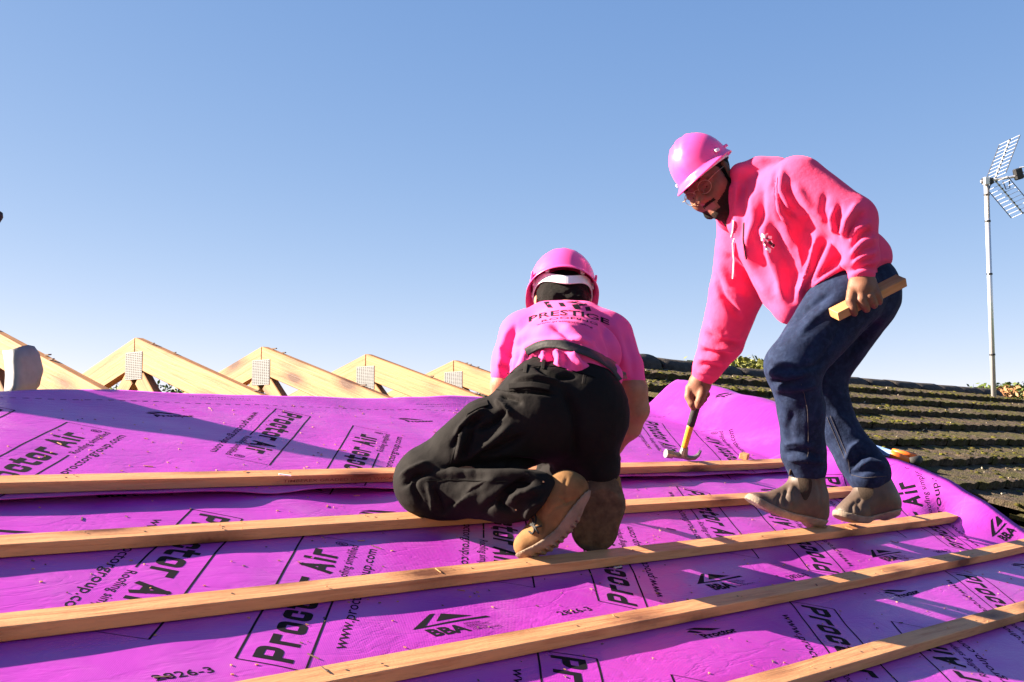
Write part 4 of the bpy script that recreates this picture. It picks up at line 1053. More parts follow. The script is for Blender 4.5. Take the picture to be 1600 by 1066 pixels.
# left hand over the timber: back of hand, four fingers curling down, thumb behind
hd_l = [(1346, 434, 3.64, 17, 1348, 452, 3.62, 20, .012), (1338, 444, 3.625, 13, 1333, 458, 3.615, 10, .008), (1356, 442, 3.63, 14, 1364, 458, 3.62, 11, .008)]
limbs(body, hd_l)
fing = [[(1332, 456, 3.612, 9.0), (1329, 470, 3.597, 8.0), (1332, 482, 3.592, 7.2), (1335, 489, 3.597, 6.0)],
        [(1345, 456, 3.608, 8.6), (1346, 469, 3.590, 7.8), (1350, 477, 3.590, 7.2), (1354, 483, 3.602, 6.2)],
        [(1356, 454, 3.610, 8.2), (1359, 464, 3.592, 7.4), (1363, 471, 3.594, 6.8), (1366, 477, 3.606, 6.0)],
        [(1366, 451, 3.615, 7.6), (1370, 460, 3.600, 6.8), (1373, 467, 3.604, 6.2), (1374, 472, 3.614, 5.5)]]
for f_ in fing:
    for a, b in zip(f_[:-1], f_[1:]): body.limb(cs(*a[:3]), cs(*b[:3]), PXM(a[3], a[2]), PXM(b[3], b[2]), .003)
limbs(body, [(1334, 450, 3.64, 9, 1333, 466, 3.672, 8, .006), (1333, 466, 3.672, 7.5, 1342, 474, 3.690, 6.5, .004)])
# right hand on the hammer
limbs(body, [(1100, 582, 4.31, 15, 1094, 600, 4.32, 17, .012), (1090, 598, 4.32, 14, 1083, 612, 4.325, 11, .01), (1097, 602, 4.315, 13, 1093, 614, 4.31, 11, .01)])
for f_ in ([(1078, 606, 4.32, 7.4), (1076, 620, 4.31, 6.8), (1081, 631, 4.30, 6.2), (1083, 637, 4.305, 5.2)],
           [(1084, 612, 4.33, 7.6), (1083, 624, 4.345, 6.8), (1090, 630, 4.35, 6.2), (1095, 630, 4.335, 5.4)],
           [(1090, 611, 4.335, 7.4), (1091, 621, 4.35, 6.6), (1097, 625, 4.35, 6.0), (1100, 624, 4.335, 5.4)],
           [(1096, 607, 4.33, 7.0), (1099, 615, 4.345, 6.2), (1103, 617, 4.345, 5.6), (1105, 616, 4.33, 5.0)],
           [(1098, 602, 4.30, 8.2), (1097, 616, 4.288, 7.4), (1093, 627, 4.284, 6.6), (1091, 634, 4.287, 5.6)]):
    for a, b in zip(f_[:-1], f_[1:]): body.limb(cs(*a[:3]), cs(*b[:3]), PXM(a[3], a[2]), PXM(b[3], b[2]), .003)
def loc_head(c): q = c - HC; return q @ hS, q @ hF, q @ hU
def face_mats(c):
    s, f, u = loc_head(c); near = np.linalg.norm(c - HC, axis=1) < .17
    out = np.zeros(len(c), int)
    jaw = near & (f > -.02) & (u < -.012 - .62 * f) & ((np.abs(s) > .024) | (u < -.088)) & (u < -.03)
    mous = near & (f > .092) & (np.abs(s) < .027) & (u < -.0475 + .12 * np.abs(s) * -1) & (u > -.0575 - .1 * np.abs(s))
    chin = near & (f > .0) & (u < -.090)
    out[jaw | mous | chin] = 2
    out[near & (np.abs(s) < .019) & (f > .0935) & (u > -.079) & (u < -.0585)] = 1
    return out
pa = soft_obj('person', body, .0038, [M['skin_a'], M['lip'], M['stubble']], None, A_BASE, 2, mats=face_mats)
pa.location = tuple(A_BASE); tag(pa, 'standing worker in pink hoodie and blue jeans, stooping with hammer and timber', 'person')
# hair cap and beard as shells round the head
hair = Soft(); hair.limb(hd(0, -.036, .044), hd(0, .012, .052), .084, .078, .02)
for s in (-1, 1): hair.limb(hd(s * .068, -.005, .010), hd(s * .072, .008, -.020), .014, .008, .01, (hS, .6))
hair.limb(hd(-.08, .112, .05), hd(.08, .112, .05), .058, .058, .006, None, True)
soft_obj('hair', hair, .006, M['hair'], pa, A_BASE, 2, wr=[(2.5, 14, 3)])
beard = Soft()
for s in (-1, 1):
    beard.limb(hd(s * .071, .018, -.022), hd(s * .057, .044, -.078), .010, .016, .012, (hS, .7)); beard.limb(hd(s * .053, .046, -.082), hd(0, .072, -.110), .012, .015, .015)
soft_obj('beard', beard, .0045, M['hair'], pa, A_BASE, 1, wr=[(2.0, 26, 4)])
for s in (-1, 1):
    e = Soft(); e.limb(hd(s * .033, .0800, -.003), hd(s * .033, .0808, -.003), .0112, .0112); soft_obj('eye', e, .003, M['eye_white'], pa, A_BASE, 1)
    e = Soft(); e.limb(hd(s * .033 - .002, .0880, -.007), hd(s * .033 - .002, .0886, -.007), .0046, .0046); soft_obj('iris', e, .0016, M['iris'], pa, A_BASE, 1)
    e = Soft(); e.limb(hd(s * .018, .0965, .025), hd(s * .034, .0955, .031), .0042, .0046, .004); e.limb(hd(s * .034, .0955, .031), hd(s * .050, .085, .026), .0046, .0028, .004); soft_obj('eyebrow', e, .003, M['hair'], pa, A_BASE, 1, wr=[(.8, 60, 5)])

hood = Soft()
limbs(hood, [(1302, 420, 3.83, 70, 1228, 345, 3.93, 80, .05), (1228, 345, 3.93, 80, 1198, 315, 4.0, 60, .05), (1243, 291, 3.80, 44, 1172, 338, 4.12, 46, .05),
             (1250, 440, 3.87, 50, 1234, 484, 3.86, 24, .04), (1205, 400, 4.0, 44, 1225, 450, 3.92, 40, .05), (1332, 402, 3.84, 40, 1368, 402, 3.84, 24, .04), (1280, 330, 3.90, 36, 1340, 395, 3.84, 40, .05),
             (1249, 291, 3.78, 46, 1330, 343, 3.68, 38, .025), (1333, 344, 3.68, 37, 1344, 395, 3.655, 29, .02), (1344, 398, 3.65, 28, 1346, 428, 3.64, 21, .015),
             (1166, 352, 4.12, 44, 1152, 455, 4.20, 41, .03), (1152, 455, 4.20, 42, 1128, 532, 4.27, 35, .02), (1128, 534, 4.27, 33, 1106, 574, 4.30, 24, .015), (1106, 574, 4.30, 22, 1099, 587, 4.315, 18, .01),
             (1140, 338, 4.02, 22, 1180, 330, 4.0, 44, .03), (1150, 300, 3.93, 17, 1150, 352, 3.93, 15, .02), (1158, 272, 3.93, 18, 1186, 268, 3.92, 20, .02), (1186, 266, 3.95, 20, 1214, 268, 3.93, 22, .03), (1152, 280, 3.96, 16, 1152, 305, 3.95, 17, .02)])
hood_core = hood
# open neck: hollow where the head and neck sit
hood.limb(hd(0, .01, -.03), hd(0, .01, .06), .080, .090, .012, None, True)
# hem: rolled rib along the bottom edge, trimmed by carving what hangs below
hs = [  # torso and chest
    ([(1150, 285), (1152, 330), (1150, 375)], 9, 5), ([(1163, 285), (1160, 330), (1157, 372)], -5, 5), ([(1175, 300), (1178, 345), (1166, 388)], 8, 6), ([(1190, 285), (1192, 335), (1182, 372)], -8, 5),
    ([(1210, 262), (1207, 300), (1222, 345), (1240, 362)], -11, 5), ([(1222, 262), (1213, 300), (1232, 342)], 7, 6),
    ([(1208, 300), (1225, 350), (1246, 385), (1250, 440)], 9, 8), ([(1188, 345), (1205, 410), (1225, 470)], 10, 8), ([(1178, 360), (1192, 415), (1212, 460)], -10, 7), ([(1160, 380), (1180, 430), (1205, 470)], 8, 7),
    ([(1205, 345), (1225, 410), (1238, 478)], -13, 8), ([(1276, 365), (1262, 420), (1246, 470)], 13, 6), ([(1290, 372), (1276, 425), (1256, 468)], -12, 5), ([(1303, 375), (1285, 420), (1262, 462)], 11, 6), ([(1316, 395), (1290, 425), (1262, 455)], -9, 5),
    ([(1328, 408), (1300, 428), (1268, 450)], 9, 6), ([(1326, 424), (1300, 438), (1270, 456)], -9, 4), ([(1255, 340), (1250, 400), (1240, 450)], -18, 15),
    ([(1392, 402), (1368, 408), (1350, 412)], 5, 5), ([(1396, 414), (1372, 420), (1352, 424)], -5, 3),
    # near sleeve: armhole, folds spiralling at the elbow
    ([(1214, 256), (1212, 290), (1228, 330), (1250, 350)], -9, 4), ([(1222, 262), (1222, 300), (1240, 330)], 7, 6), ([(1225, 285), (1245, 325), (1275, 345)], -9, 6), ([(1240, 285), (1268, 328), (1300, 350)], 8, 7), ([(1290, 300), (1286, 330), (1300, 352)], -7, 6), ([(1304, 325), (1300, 345), (1306, 365)], 10, 5), ([(1312, 318), (1308, 345), (1314, 372)], -11, 4.5),
    ([(1340, 318), (1322, 345), (1318, 374)], 11, 5), ([(1352, 330), (1335, 350), (1325, 380)], -10, 4.5), ([(1362, 346), (1340, 358), (1324, 380)], 10, 5), ([(1366, 360), (1346, 368), (1328, 392)], -10, 4), ([(1370, 372), (1350, 378), (1330, 400)], 10, 4.5), ([(1371, 384), (1350, 390), (1330, 408)], -9, 3.5), ([(1370, 394), (1350, 400), (1332, 414)], 8, 3.5), ([(1368, 404), (1350, 408), (1332, 420)], -7, 3),
    ([(1366, 418), (1346, 418), (1328, 424)], -7, 3), ([(1366, 425), (1346, 425), (1328, 430)], 5, 3),
    # far sleeve
    ([(1118, 425), (1130, 465), (1160, 500)], -12, 6), ([(1122, 405), (1140, 450), (1175, 470)], 9, 7), ([(1128, 395), (1150, 410), (1180, 445)], -9, 6), ([(1105, 505), (1130, 522), (1165, 528)], 8, 5), ([(1100, 520), (1125, 534), (1158, 540)], -9, 4), ([(1094, 535), (1118, 545), (1150, 548)], 10, 4), ([(1092, 548), (1115, 553), (1142, 556)], -9, 3.5), ([(1090, 560), (1112, 562), (1136, 566)], 8, 3.5), ([(1088, 570), (1108, 571), (1128, 576)], -7, 3), ([(1088, 580), (1104, 584), (1116, 588)], 4, 3)]
soft_obj('hoodie', hood, .0055, M['hoodie'], pa, A_BASE, 3, [(q[0], q[1] * 1.55, q[2]) for q in hs], wr=[(2.2, 5, 1)])
cord('drawstring', hood, [(1146, 345), (1145, 380), (1147, 410), (1145, 436)], .0030, M['white_print'], pa, A_BASE, lift=.006); cord('drawstring', hood, [(1162, 348), (1161, 375), (1166, 405)], .0028, M['leather'], pa, A_BASE, lift=.005)
# chest badge: white outline figures in stitched print
rb = random.Random(4); bv, bf = [], []
def quad2(x, y, wx, wy, a): 
    c, s_ = math.cos(a), math.sin(a); o = len(bv)
    bv.extend([(x + c * i - s_ * j, y + s_ * i + c * j) for i, j in ((-wx, -wy), (wx, -wy), (wx, wy), (-wx, wy))]); bf.append((o, o + 1, o + 2, o + 3))
for (x, y, wx, wy, a) in ((1193, 369, 4, 2.6, .4), (1203, 371, 3, 2.2, .1), (1198, 376, 3, 1.1, .8), (1190, 374, 1.2, 3, .2), (1206, 378, 2.6, 1, 1.2), (1200, 389, 3.2, 2.6, .5), (1203, 392, 1.6, 3.2, .2), (1195, 383, 2.2, .8, 1.0), (1207, 386, 2.6, .9, .6), (1198, 366, 2.2, .9, -.4)): quad2(x, y, wx, wy, a)
decal('chest_badge', hood, bv, bf, M['white_print'], pa, A_BASE, .0025)
bv, bf = [], []
for (x, y, wx, wy, a) in ((1204, 380, 3.4, 2.0, .7), (1194, 379, 2, 1.2, .9), (1209, 384, 1.5, 2.2, .3), (1199, 373, 2.4, .8, .2), (1197, 386, 2.6, .8, .9), (1191, 379, .8, 2, .1)): quad2(x, y, wx, wy, a)
decal('chest_badge', hood, bv, bf, M['leather'], pa, A_BASE, .0032)

jean = Soft()
limbs(jean, [(1350, 445, 3.85, 50, 1312, 460, 3.83, 52, .04), (1352, 462, 3.87, 53, 1340, 470, 3.88, 50, .04), (1322, 466, 3.76, 56, 1239, 572, 3.665, 42, .04), (1239, 574, 3.665, 42, 1252, 640, 3.71, 34, .03), (1252, 640, 3.71, 34, 1255, 705, 3.75, 34, .03), (1255, 705, 3.75, 34, 1261, 730, 3.76, 31, .015),
             (1350, 472, 3.94, 50, 1280, 586, 3.98, 40, .04), (1280, 588, 3.98, 38, 1310, 668, 3.95, 29, .03), (1310, 668, 3.95, 29, 1340, 715, 3.92, 33, .02), (1340, 715, 3.92, 32, 1357, 738, 3.90, 35, .015)])
js = [([(1300, 458), (1265, 480), (1238, 505)], -7, 5), ([(1310, 470), (1275, 495), (1245, 525)], 6, 6), ([(1250, 590), (1225, 600), (1203, 596)], -14, 4.5), ([(1262, 582), (1230, 588), (1200, 582)], 10, 5), ([(1285, 570), (1250, 578), (1205, 572)], -7, 4), ([(1278, 600), (1245, 607), (1210, 608)], 8, 5), ([(1272, 612), (1240, 620), (1215, 618)], -6, 4),
      ([(1275, 700), (1245, 690), (1222, 696)], 7, 5), ([(1285, 712), (1255, 706), (1222, 708)], -9, 4), ([(1290, 724), (1260, 718), (1230, 718)], 8, 4), ([(1256, 600), (1262, 650), (1258, 700)], 4, 6), ([(1240, 640), (1232, 670), (1236, 700)], -6, 7), ([(1330, 480), (1300, 540), (1270, 580)], -5, 5),
      ([(1300, 640), (1322, 660), (1336, 680)], 6, 5), ([(1345, 690), (1330, 700), (1322, 722)], 10, 4), ([(1366, 712), (1345, 712), (1328, 734)], -9, 4), ([(1385, 728), (1360, 720), (1338, 732)], 9, 4), ([(1388, 738), (1360, 734), (1330, 742)], -6, 3), ([(1395, 480), (1365, 520), (1335, 560)], 5, 6), ([(1375, 500), (1350, 520), (1330, 552)], -6, 5)]
soft_obj('jeans', jean, .0055, M['jeans'], pa, A_BASE, 2, [(q[0], q[1] * 1.35, q[2]) for q in js], wr=[(2.0, 6, 6)])
for pl in ([(1252, 600), (1262, 640), (1263, 690), (1261, 724)], [(1297, 650), (1310, 680), (1325, 716), (1328, 740)], [(1292, 652), (1305, 682), (1320, 718)], [(1330, 742), (1350, 747), (1385, 744)]):
    cord('seam_stitching', jean, pl, .0008, M['denim_light'], pa, A_BASE, lift=.0015, seg=5)

# boots
def boot_a(rows, p0, n, t, c, elastic, tab):
    s = Soft(); limbs(s, rows); P0 = cs(*p0)
    o = soft_obj('boot', Upper(s, P0, n, t, c, .0, 1.0), .004, M['boot_brown'], pa, A_BASE, 1, [(e[0], e[1], e[2]) for e in tab])
    soft_obj('sole', Upper(s, P0, n, t, c, -.020, .004, .0045, .0), .0036, M['boot_sole'], o, A_BASE, 1)
    soft_obj('heel_block', Upper(Soft().limb(P0 - np.asarray(t) / np.linalg.norm(t) * .092, P0 - np.asarray(t) / np.linalg.norm(t) * .062, .036, .036), P0, n, t, c, -.034, -.012), .004, M['boot_sole'], o, A_BASE, 1)
    el = resample(np.array(elastic + elastic[:1], float), 25)[:-1]; cen = el.mean(0); V = []
    for k in range(5): q = cen + (el - cen) * (k / 4); V.append(on(s, q[:, 0], q[:, 1], .0016))
    V = np.concatenate(V); m_ = len(el); Fq = [(r * m_ + i, r * m_ + (i + 1) % m_, (r + 1) * m_ + (i + 1) % m_, (r + 1) * m_ + i) for r in range(4) for i in range(m_)]
    new_obj('elastic_panel', mesh('elastic_panel', c2w(V) - A_BASE, Fq, True), M['elastic'], o)
    return o
boot_a([(1261, 728, 3.76, 27, 1263, 768, 3.762, 27, .03), (1265, 782, 3.763, 27, 1269, 800, 3.765, 26, .03), (1262, 788, 3.76, 26, 1212, 795, 3.715, 22, .03), (1212, 795, 3.715, 22, 1182, 790, 3.692, 20, .03), (1250, 768, 3.755, 22, 1220, 784, 3.72, 18, .03)],
       (1240, 803, 3.745), (.20, .97, .06), (-.97, .20, -.22), 1.2, [(1246, 746), (1258, 742), (1270, 748), (1268, 768), (1259, 786), (1252, 776)], [([(1232, 762), (1226, 776), (1228, 792)], -7, 3), ([(1222, 768), (1215, 780), (1214, 792)], -6, 3), ([(1240, 756), (1234, 772), (1238, 790)], 6, 4), ([(1275, 745), (1282, 770), (1282, 790)], -3, 3)])
boot_a([(1361, 745, 3.90, 28, 1369, 770, 3.905, 27, .03), (1373, 776, 3.905, 27, 1384, 786, 3.908, 24, .03), (1368, 780, 3.895, 26, 1335, 802, 3.862, 20, .03), (1335, 802, 3.862, 20, 1321, 805, 3.85, 18, .03), (1352, 774, 3.885, 18, 1335, 792, 3.862, 15, .03)],
       (1358, 806, 3.885), (-.24, .96, .06), (-.90, -.27, -.3), 3.4, [(1337, 752), (1350, 751), (1366, 760), (1364, 776), (1353, 784), (1344, 778)], [([(1346, 778), (1340, 788), (1342, 800)], -6, 3), ([(1338, 782), (1331, 792), (1331, 803)], -5, 3), ([(1358, 786), (1362, 796), (1360, 806)], -3, 2)])
# pull tabs
cord('pull_tab', Soft().limb(cs(1240, 736, 3.74), cs(1240, 737, 3.74), PXM(8, 3.74), PXM(8, 3.74)), [(1234, 742), (1236, 731), (1242, 731), (1245, 740)], .004, M['elastic'], pa, A_BASE, n=10)

# eyeglasses
gl = empty('eyeglasses', c2w(hd(0, .10, .0))); GB = c2w(hd(0, .10, 0)); tag(gl, 'thin gold wire eyeglasses on the standing worker\'s face', 'eyeglasses')
for s in (-1, 1):
    c = np.array([s * .034, .1125, -.004]); rim = []
    for a in np.linspace(0, 2 * PI, 29): rim.append(hd(c[0] + .0245 * math.cos(a) * (1 if True else 0), c[1] - .006 * abs(math.cos(a)) * (1 if math.cos(a) * s > 0 else .2), c[2] + .0215 * math.sin(a)))
    mb = MB(); mb.tube([c2w(q) - GB for q in rim], .0010, 6, cap=False); mb.build('rim', M['gold'], gl, smooth=True)
    v = [c2w(q) - GB for q in rim[:-1]]; me = mesh('lens', v + [q + 0.0008 * (c2w(hd(0, 1, 0)) - c2w(hd(0, 0, 0))) for q in v], [tuple(range(28)), tuple(range(55, 27, -1))]); new_obj('lens', me, M['lens'], gl)
    mb = MB(); mb.tube([c2w(hd(s * .058, .108, .004)) - GB, c2w(hd(s * .079, .085, .008)) - GB, c2w(hd(s * .085, .012, .012)) - GB], .0013, 6); mb.build('temple_arm', M['gold'], gl, smooth=True)
mb = MB(); mb.tube([c2w(hd(q * .0105, .1175 - abs(q) * .003, .003 + .003 * (1 - q * q))) - GB for q in (-1, -.5, 0, .5, 1)], .0012, 6); mb.build('bridge', M['gold'], gl)
hard_hat('pink hard hat on the standing worker, brim tipped down over the face', cs(1099.5, 264, 3.99), hS, hF, hU, .012, .875)

# hammer
hb = at(1067, 716, 4.44); hm = empty('claw_hammer', hb); tag(hm, 'claw hammer with yellow and black handle in the standing worker\'s hand', 'hammer')
h3 = lambda x, y, d: at(x, y, d) - hb
ax0, ax1 = h3(1069, 700, 4.425), h3(1097, 603, 4.325)
def hseg(name, t0, t1, r0, r1, mat, n=8):
    mb = MB(); mb.tube([ax0 + (ax1 - ax0) * (t0 + (t1 - t0) * k / n) for k in range(n + 1)], [r0 + (r1 - r0) * k / n for k in range(n + 1)], 14); return mb.build(name, mat, hm, smooth=True)
hseg('handle', .0, .38, .0115, .0135, M['ham_yellow']); hseg('grip', .37, 1.0, .0150, .0175, M['rubber']); hseg('grip_end', 1.0, 1.06, .0175, .021, M['rubber'], 3)
mb = MB(); mb.tube([h3(1070, 699, 4.424), h3(1067, 712, 4.437)], [.0135, .018], 10); hd_o = mb.build('head', M['ham_steel'], hm)
mb = MB(); mb.tube([h3(1067, 712, 4.437), h3(1054, 711, 4.425), h3(1049, 710, 4.420)], [.013, .011, .012], 12); mb.build('neck', M['ham_steel'], hd_o, smooth=True)
mb = MB(); mb.tube([h3(1050, 710, 4.421), h3(1040, 708.5, 4.411)], [.0165, .0165], 16); mb.build('striking_face', M['ham_steel'], hd_o)
for s in (-1, 1):
    mb = MB(); o_ = s * .007 * (c2w(np.array([0, .0, 1.])) - C_O); pts = [(1069, 713, 4.44), (1077, 716, 4.447), (1085, 715.5, 4.453), (1091, 711, 4.458), (1095, 704, 4.462)]
    mb.tube([h3(*q) + o_ * (.6 + .25 * k) for k, q in enumerate(pts)], [.011, .0095, .008, .006, .003], 8); mb.build('claw', M['ham_steel'], hd_o, smooth=True)

# timber offcut in the left hand
p0, p1 = at(1303, 492, 3.60), at(1409, 438, 3.66); tb = (p0 + p1) / 2; dv = (p1 - p0) / 2; e = dv / np.linalg.norm(dv)
nz = C_U - e * (C_U @ e); nz /= np.linalg.norm(nz); nf = np.cross(e, nz); nf = nf if nf @ C_F > 0 else -nf
n_top = nz * .93 - nf * .36; n_top /= np.linalg.norm(n_top); n_f = np.cross(e, n_top)
mb = MB(); mb.box((0, 0, 0), (np.linalg.norm(dv), 0, 0), (0, .0235, 0), (0, 0, .0145), bev=.0015); o = mb.build('timber_offcut', M['offcut'])
o.matrix_world = Matrix([[e[i], n_f[i], n_top[i], tb[i]] for i in range(3)] + [[0, 0, 0, 1]]); tag(o, 'short sawn timber offcut gripped in the standing worker\'s hand', 'timber')
# ------------------------------------------------------------------ kneeling worker
K_BASE = roof(2.25, 2.06, .0)
kU = np.array([.03, .77, .63]); kF = np.array([-.05, -.63, .77]); kF -= kU * (kF @ kU); kF /= np.linalg.norm(kF); kS = np.cross(kU, kF)
KHC = cs(879, 456, 3.58); KC = KHC - .050 * kU / np.linalg.norm(kU)
kd = lambda s, f, u: KC + s * kS + f * kF + u * kU
kb = Soft()
kb.limb(kd(0, -.022, .010), kd(0, .020, .020), .074, .072, .02); kb.limb(kd(0, .03, -.04), kd(0, .06, -.10), .055, .032, .03); kb.limb(kd(0, .09, -.01), kd(0, .115, -.05), .010, .014, .015)
for s in (-1, 1): kb.limb(kd(s * .081, -.012, .0), kd(s * .078, -.004, -.035), .016, .011, .006, (kS, .45))
limbs(kb, [(879, 474, 3.60, 25, 884, 500, 3.44, 30, .03), (884, 520, 3.33, 45, 886, 585, 3.08, 46, .05), (886, 585, 3.08, 46, 884, 630, 2.99, 50, .05), (825, 520, 3.33, 28, 945, 520, 3.33, 28, .04),
           (812, 524, 3.32, 27, 786, 600, 3.27, 19, .03), (786, 600, 3.27, 17, 778, 640, 3.32, 15, .02), (778, 640, 3.32, 15, 800, 690, 3.42, 11, .02),
           (960, 526, 3.32, 27, 990, 610, 3.24, 20, .03), (990, 610, 3.24, 20, 994, 640, 3.25, 19.5, .02), (994, 640, 3.25, 19, 984, 668, 3.27, 17, .02), (984, 668, 3.27, 16, 962, 697, 3.31, 11.5, .02), (962, 697, 3.31, 12, 952, 711, 3.33, 13, .01), 
           (830, 655, 2.95, 50, 668, 748, 2.93, 36, .04), (668, 750, 2.92, 32, 850, 772, 2.80, 20, .02), (915, 655, 2.98, 50, 885, 750, 3.16, 36, .04), (885, 752, 3.16, 32, 936, 752, 2.96, 20, .02),
           (860, 768, 2.8, 18, 893, 768, 2.81, 16, .015), (884, 770, 2.81, 12, 856, 815, 2.795, 8, .01), (938, 752, 2.97, 15, 938, 770, 2.97, 12, .015), (938, 770, 2.97, 10, 932, 815, 2.975, 7, .01)])
for dx, dz, ln in ((-5, -.012, 1.0), (-2, -.004, 1.12), (2, .005, 1.1), (6, .012, .9)):
    p = [(952 + dx, 714, 3.325 + dz, 5.0), (945 + dx - 2 * ln, 722, 3.335 + dz, 4.6), (941 + dx - 2 * ln, 729 * 1.0, 3.335 + dz, 4.2), (942 + dx, 734 + ln, 3.325 + dz, 3.6)]
    for a, b in zip(p[:-1], p[1:]): kb.limb(cs(*a[:3]), cs(*b[:3]), PXM(a[3], a[2]), PXM(b[3], b[2]), .003)
for a, b in (((960, 706, 3.31, 6), (966, 717, 3.30, 5)), ((966, 717, 3.30, 5), (962, 727, 3.30, 4.2))): kb.limb(cs(*a[:3]), cs(*b[:3]), PXM(a[3], a[2]), PXM(b[3], b[2]), .004)
limbs(kb, [(800, 690, 3.42, 12, 808, 706, 3.44, 14, .01)])
for dx in (-8, -2, 4, 9):
    limbs(kb, [(806 + dx, 708, 3.445, 5, 808 + dx, 722, 3.44, 4.4, .003), (808 + dx, 722, 3.44, 4.4, 810 + dx, 731, 3.43, 3.6, .003)])
limbs(kb, [(814, 702, 3.43, 6, 826, 712, 3.42, 4.5, .004)])
pk_ = soft_obj('person', kb, .0048, M['skin_b'], None, K_BASE, 2)
pk_.location = tuple(K_BASE); tag(pk_, 'kneeling worker in pink T-shirt and black trousers, seen from behind', 'person')
kh = Soft(); kh.limb(kd(0, -.022, .012), kd(0, .010, .022), .080, .078, .02); kh.limb(kd(-.034, -.056, -.040), kd(.034, -.056, -.040), .036, .036, .02)
kh.limb(kd(-.026, -.034, -.088), kd(.026, -.034, -.088), .034, .034, .02)
kh.limb(kd(-.09, .11, .01), kd(.09, .11, .01), .06, .06, .006, None, True)
soft_obj('hair', kh, .0055, M['hair'], pk_, K_BASE, 1, wr=[(3.5, 16, 3), (2.5, 40, 9)])
# short hair ends at the nape
rh = random.Random(6); mb = MB()
for _ in range(420):
    a = rh.uniform(-1.2, 1.2); s0 = .078 * math.sin(a); f0 = -.022 - .074 * math.cos(a) + rh.uniform(-.004, .006); u0 = rh.uniform(-.072, -.02); l_ = rh.uniform(.010, .020)
    p = c2w(kd(s0, f0 + .012 * (abs(u0) / .07), u0)) - K_BASE; q = c2w(kd(s0 + rh.uniform(-.007, .007), f0 + .004 + .012 * (abs(u0) / .07), u0 - l_)) - K_BASE; mb.tube([p, q], [.0011, .0004], 4, cap=False)
o = mb.build('nape_hair', M['hair'], pk_); tag(o, kind='stuff')
hard_hat('pink hard hat on the kneeling worker, seen from behind and below', KHC, kS, kF, kU, .046, .92)

tee = Soft()
limbs(tee, [(884, 566, 3.06, 68, 885, 532, 3.28, 62, .05), (842, 552, 3.13, 42, 925, 556, 3.13, 44, .05), (832, 520, 3.33, 37, 934, 520, 3.33, 37, .05), (852, 498, 3.37, 27, 912, 498, 3.37, 27, .04),
            (815, 525, 3.31, 36, 799, 566, 3.28, 30, .03), (799, 566, 3.28, 30, 786, 586, 3.27, 19, .02), (953, 527, 3.31, 38, 978, 575, 3.26, 27, .03), (978, 575, 3.26, 27, 989, 594, 3.245, 19.5, .015),
            (830, 580, 3.0, 28, 890, 578, 2.965, 32, .03), (890, 578, 2.965, 33, 950, 588, 2.99, 24, .03), (820, 575, 3.06, 26, 812, 590, 3.06, 18, .02)])
tee.limb(kd(0, -.01, -.02), kd(0, .0, .08), .075, .10, .01, None, True)
ts = [([(800, 560), (840, 540), (890, 530), (930, 540)], 7, 6), ([(790, 548), (830, 528), (875, 520)], -6, 5), ([(795, 535), (830, 515), (862, 508)], 5, 6), ([(860, 505), (890, 525), (915, 545)], -9, 6), ([(878, 508), (910, 528), (935, 540)], 8, 6), ([(905, 510), (935, 535), (955, 560)], -7, 7),
      ([(955, 500), (970, 535), (978, 575)], 6, 7), ([(940, 505), (955, 545), (962, 585)], -8, 6), ([(975, 520), (988, 560), (990, 592)], -5, 5), ([(806, 505), (796, 545), (790, 585)], -7, 5), ([(795, 512), (783, 545), (780, 585)], 6, 5), ([(782, 540), (792, 552), (800, 560)], -6, 3), ([(778, 560), (788, 566), (798, 572)], 6, 3), ([(776, 572), (786, 577), (796, 582)], -5, 3), ([(824, 540), (815, 565), (806, 588)], 7, 5), ([(815, 540), (806, 562), (800, 585)], -8, 4),
      ([(848, 548), (852, 560), (846, 572)], 9, 3.2), ([(858, 546), (862, 558), (860, 570)], -9, 3), ([(868, 546), (874, 558), (874, 572)], 9, 3.2), ([(880, 548), (886, 560), (884, 574)], -9, 3.2), ([(892, 550), (902, 562), (908, 576)], 9, 4), ([(908, 554), (924, 566), (936, 580)], -9, 4), ([(835, 552), (836, 564), (826, 576)], -8, 3.2)]
soft_obj('t_shirt', tee, .005, M['tee'], pk_, K_BASE, 2, [(q[0], q[1] * 1.4, q[2]) for q in ts], wr=[(1.8, 6, 12)])
strip('tool_belt', tee, [(822, 551), (836, 542), (852, 537), (881, 538), (915, 549), (938, 559), (958, 572), (972, 592)], 13.5, M['leather'], pk_, K_BASE, n=40, lift=.010)
# shirt print: house mark, name and web line on the curved upper back
def arc(body, x0, x1, y0, sag, h, bold=0.0, lean=0.0):
    v, f = fit(body, 0, 0, 1.0, 1.0, bold); x = x0 + v[:, 0] * (x1 - x0); q = (v[:, 0] - .5) * 2
    return np.stack([x, y0 + sag * q * q - v[:, 1] * h + lean * v[:, 0]], 1), f
for tx, x0, x1, y0, sg, h_, bd, ln in (('PRESTIGE', 826, 952, 490, 13, 8, .02, 5), ('ROOFING', 846, 934, 496, 8, 3.2, 0, 5), ('www.prestigeroofing', 838, 926, 501, 8, 2.4, 0, 4)):
    v, f = arc(tx, x0, x1, y0, sg, h_, bd, ln); decal('shirt_lettering', tee, v, f, M['ink'], pk_, K_BASE, .0022)
bars = [[(849, 472), (857, 471), (864, 481), (856, 481)], [(872, 473), (880, 473), (884, 479), (876, 479)], [(884, 472), (902, 470), (911, 474), (899, 474)], [(893, 476), (903, 475), (908, 483), (898, 483)], [(904, 475), (916, 474), (917, 477), (906, 478)], [(914, 480), (921, 479), (924, 486), (916, 486)]]
for q in bars: decal('shirt_mark', tee, q, [(0, 1, 2, 3)], M['ink'], pk_, K_BASE, .0022)

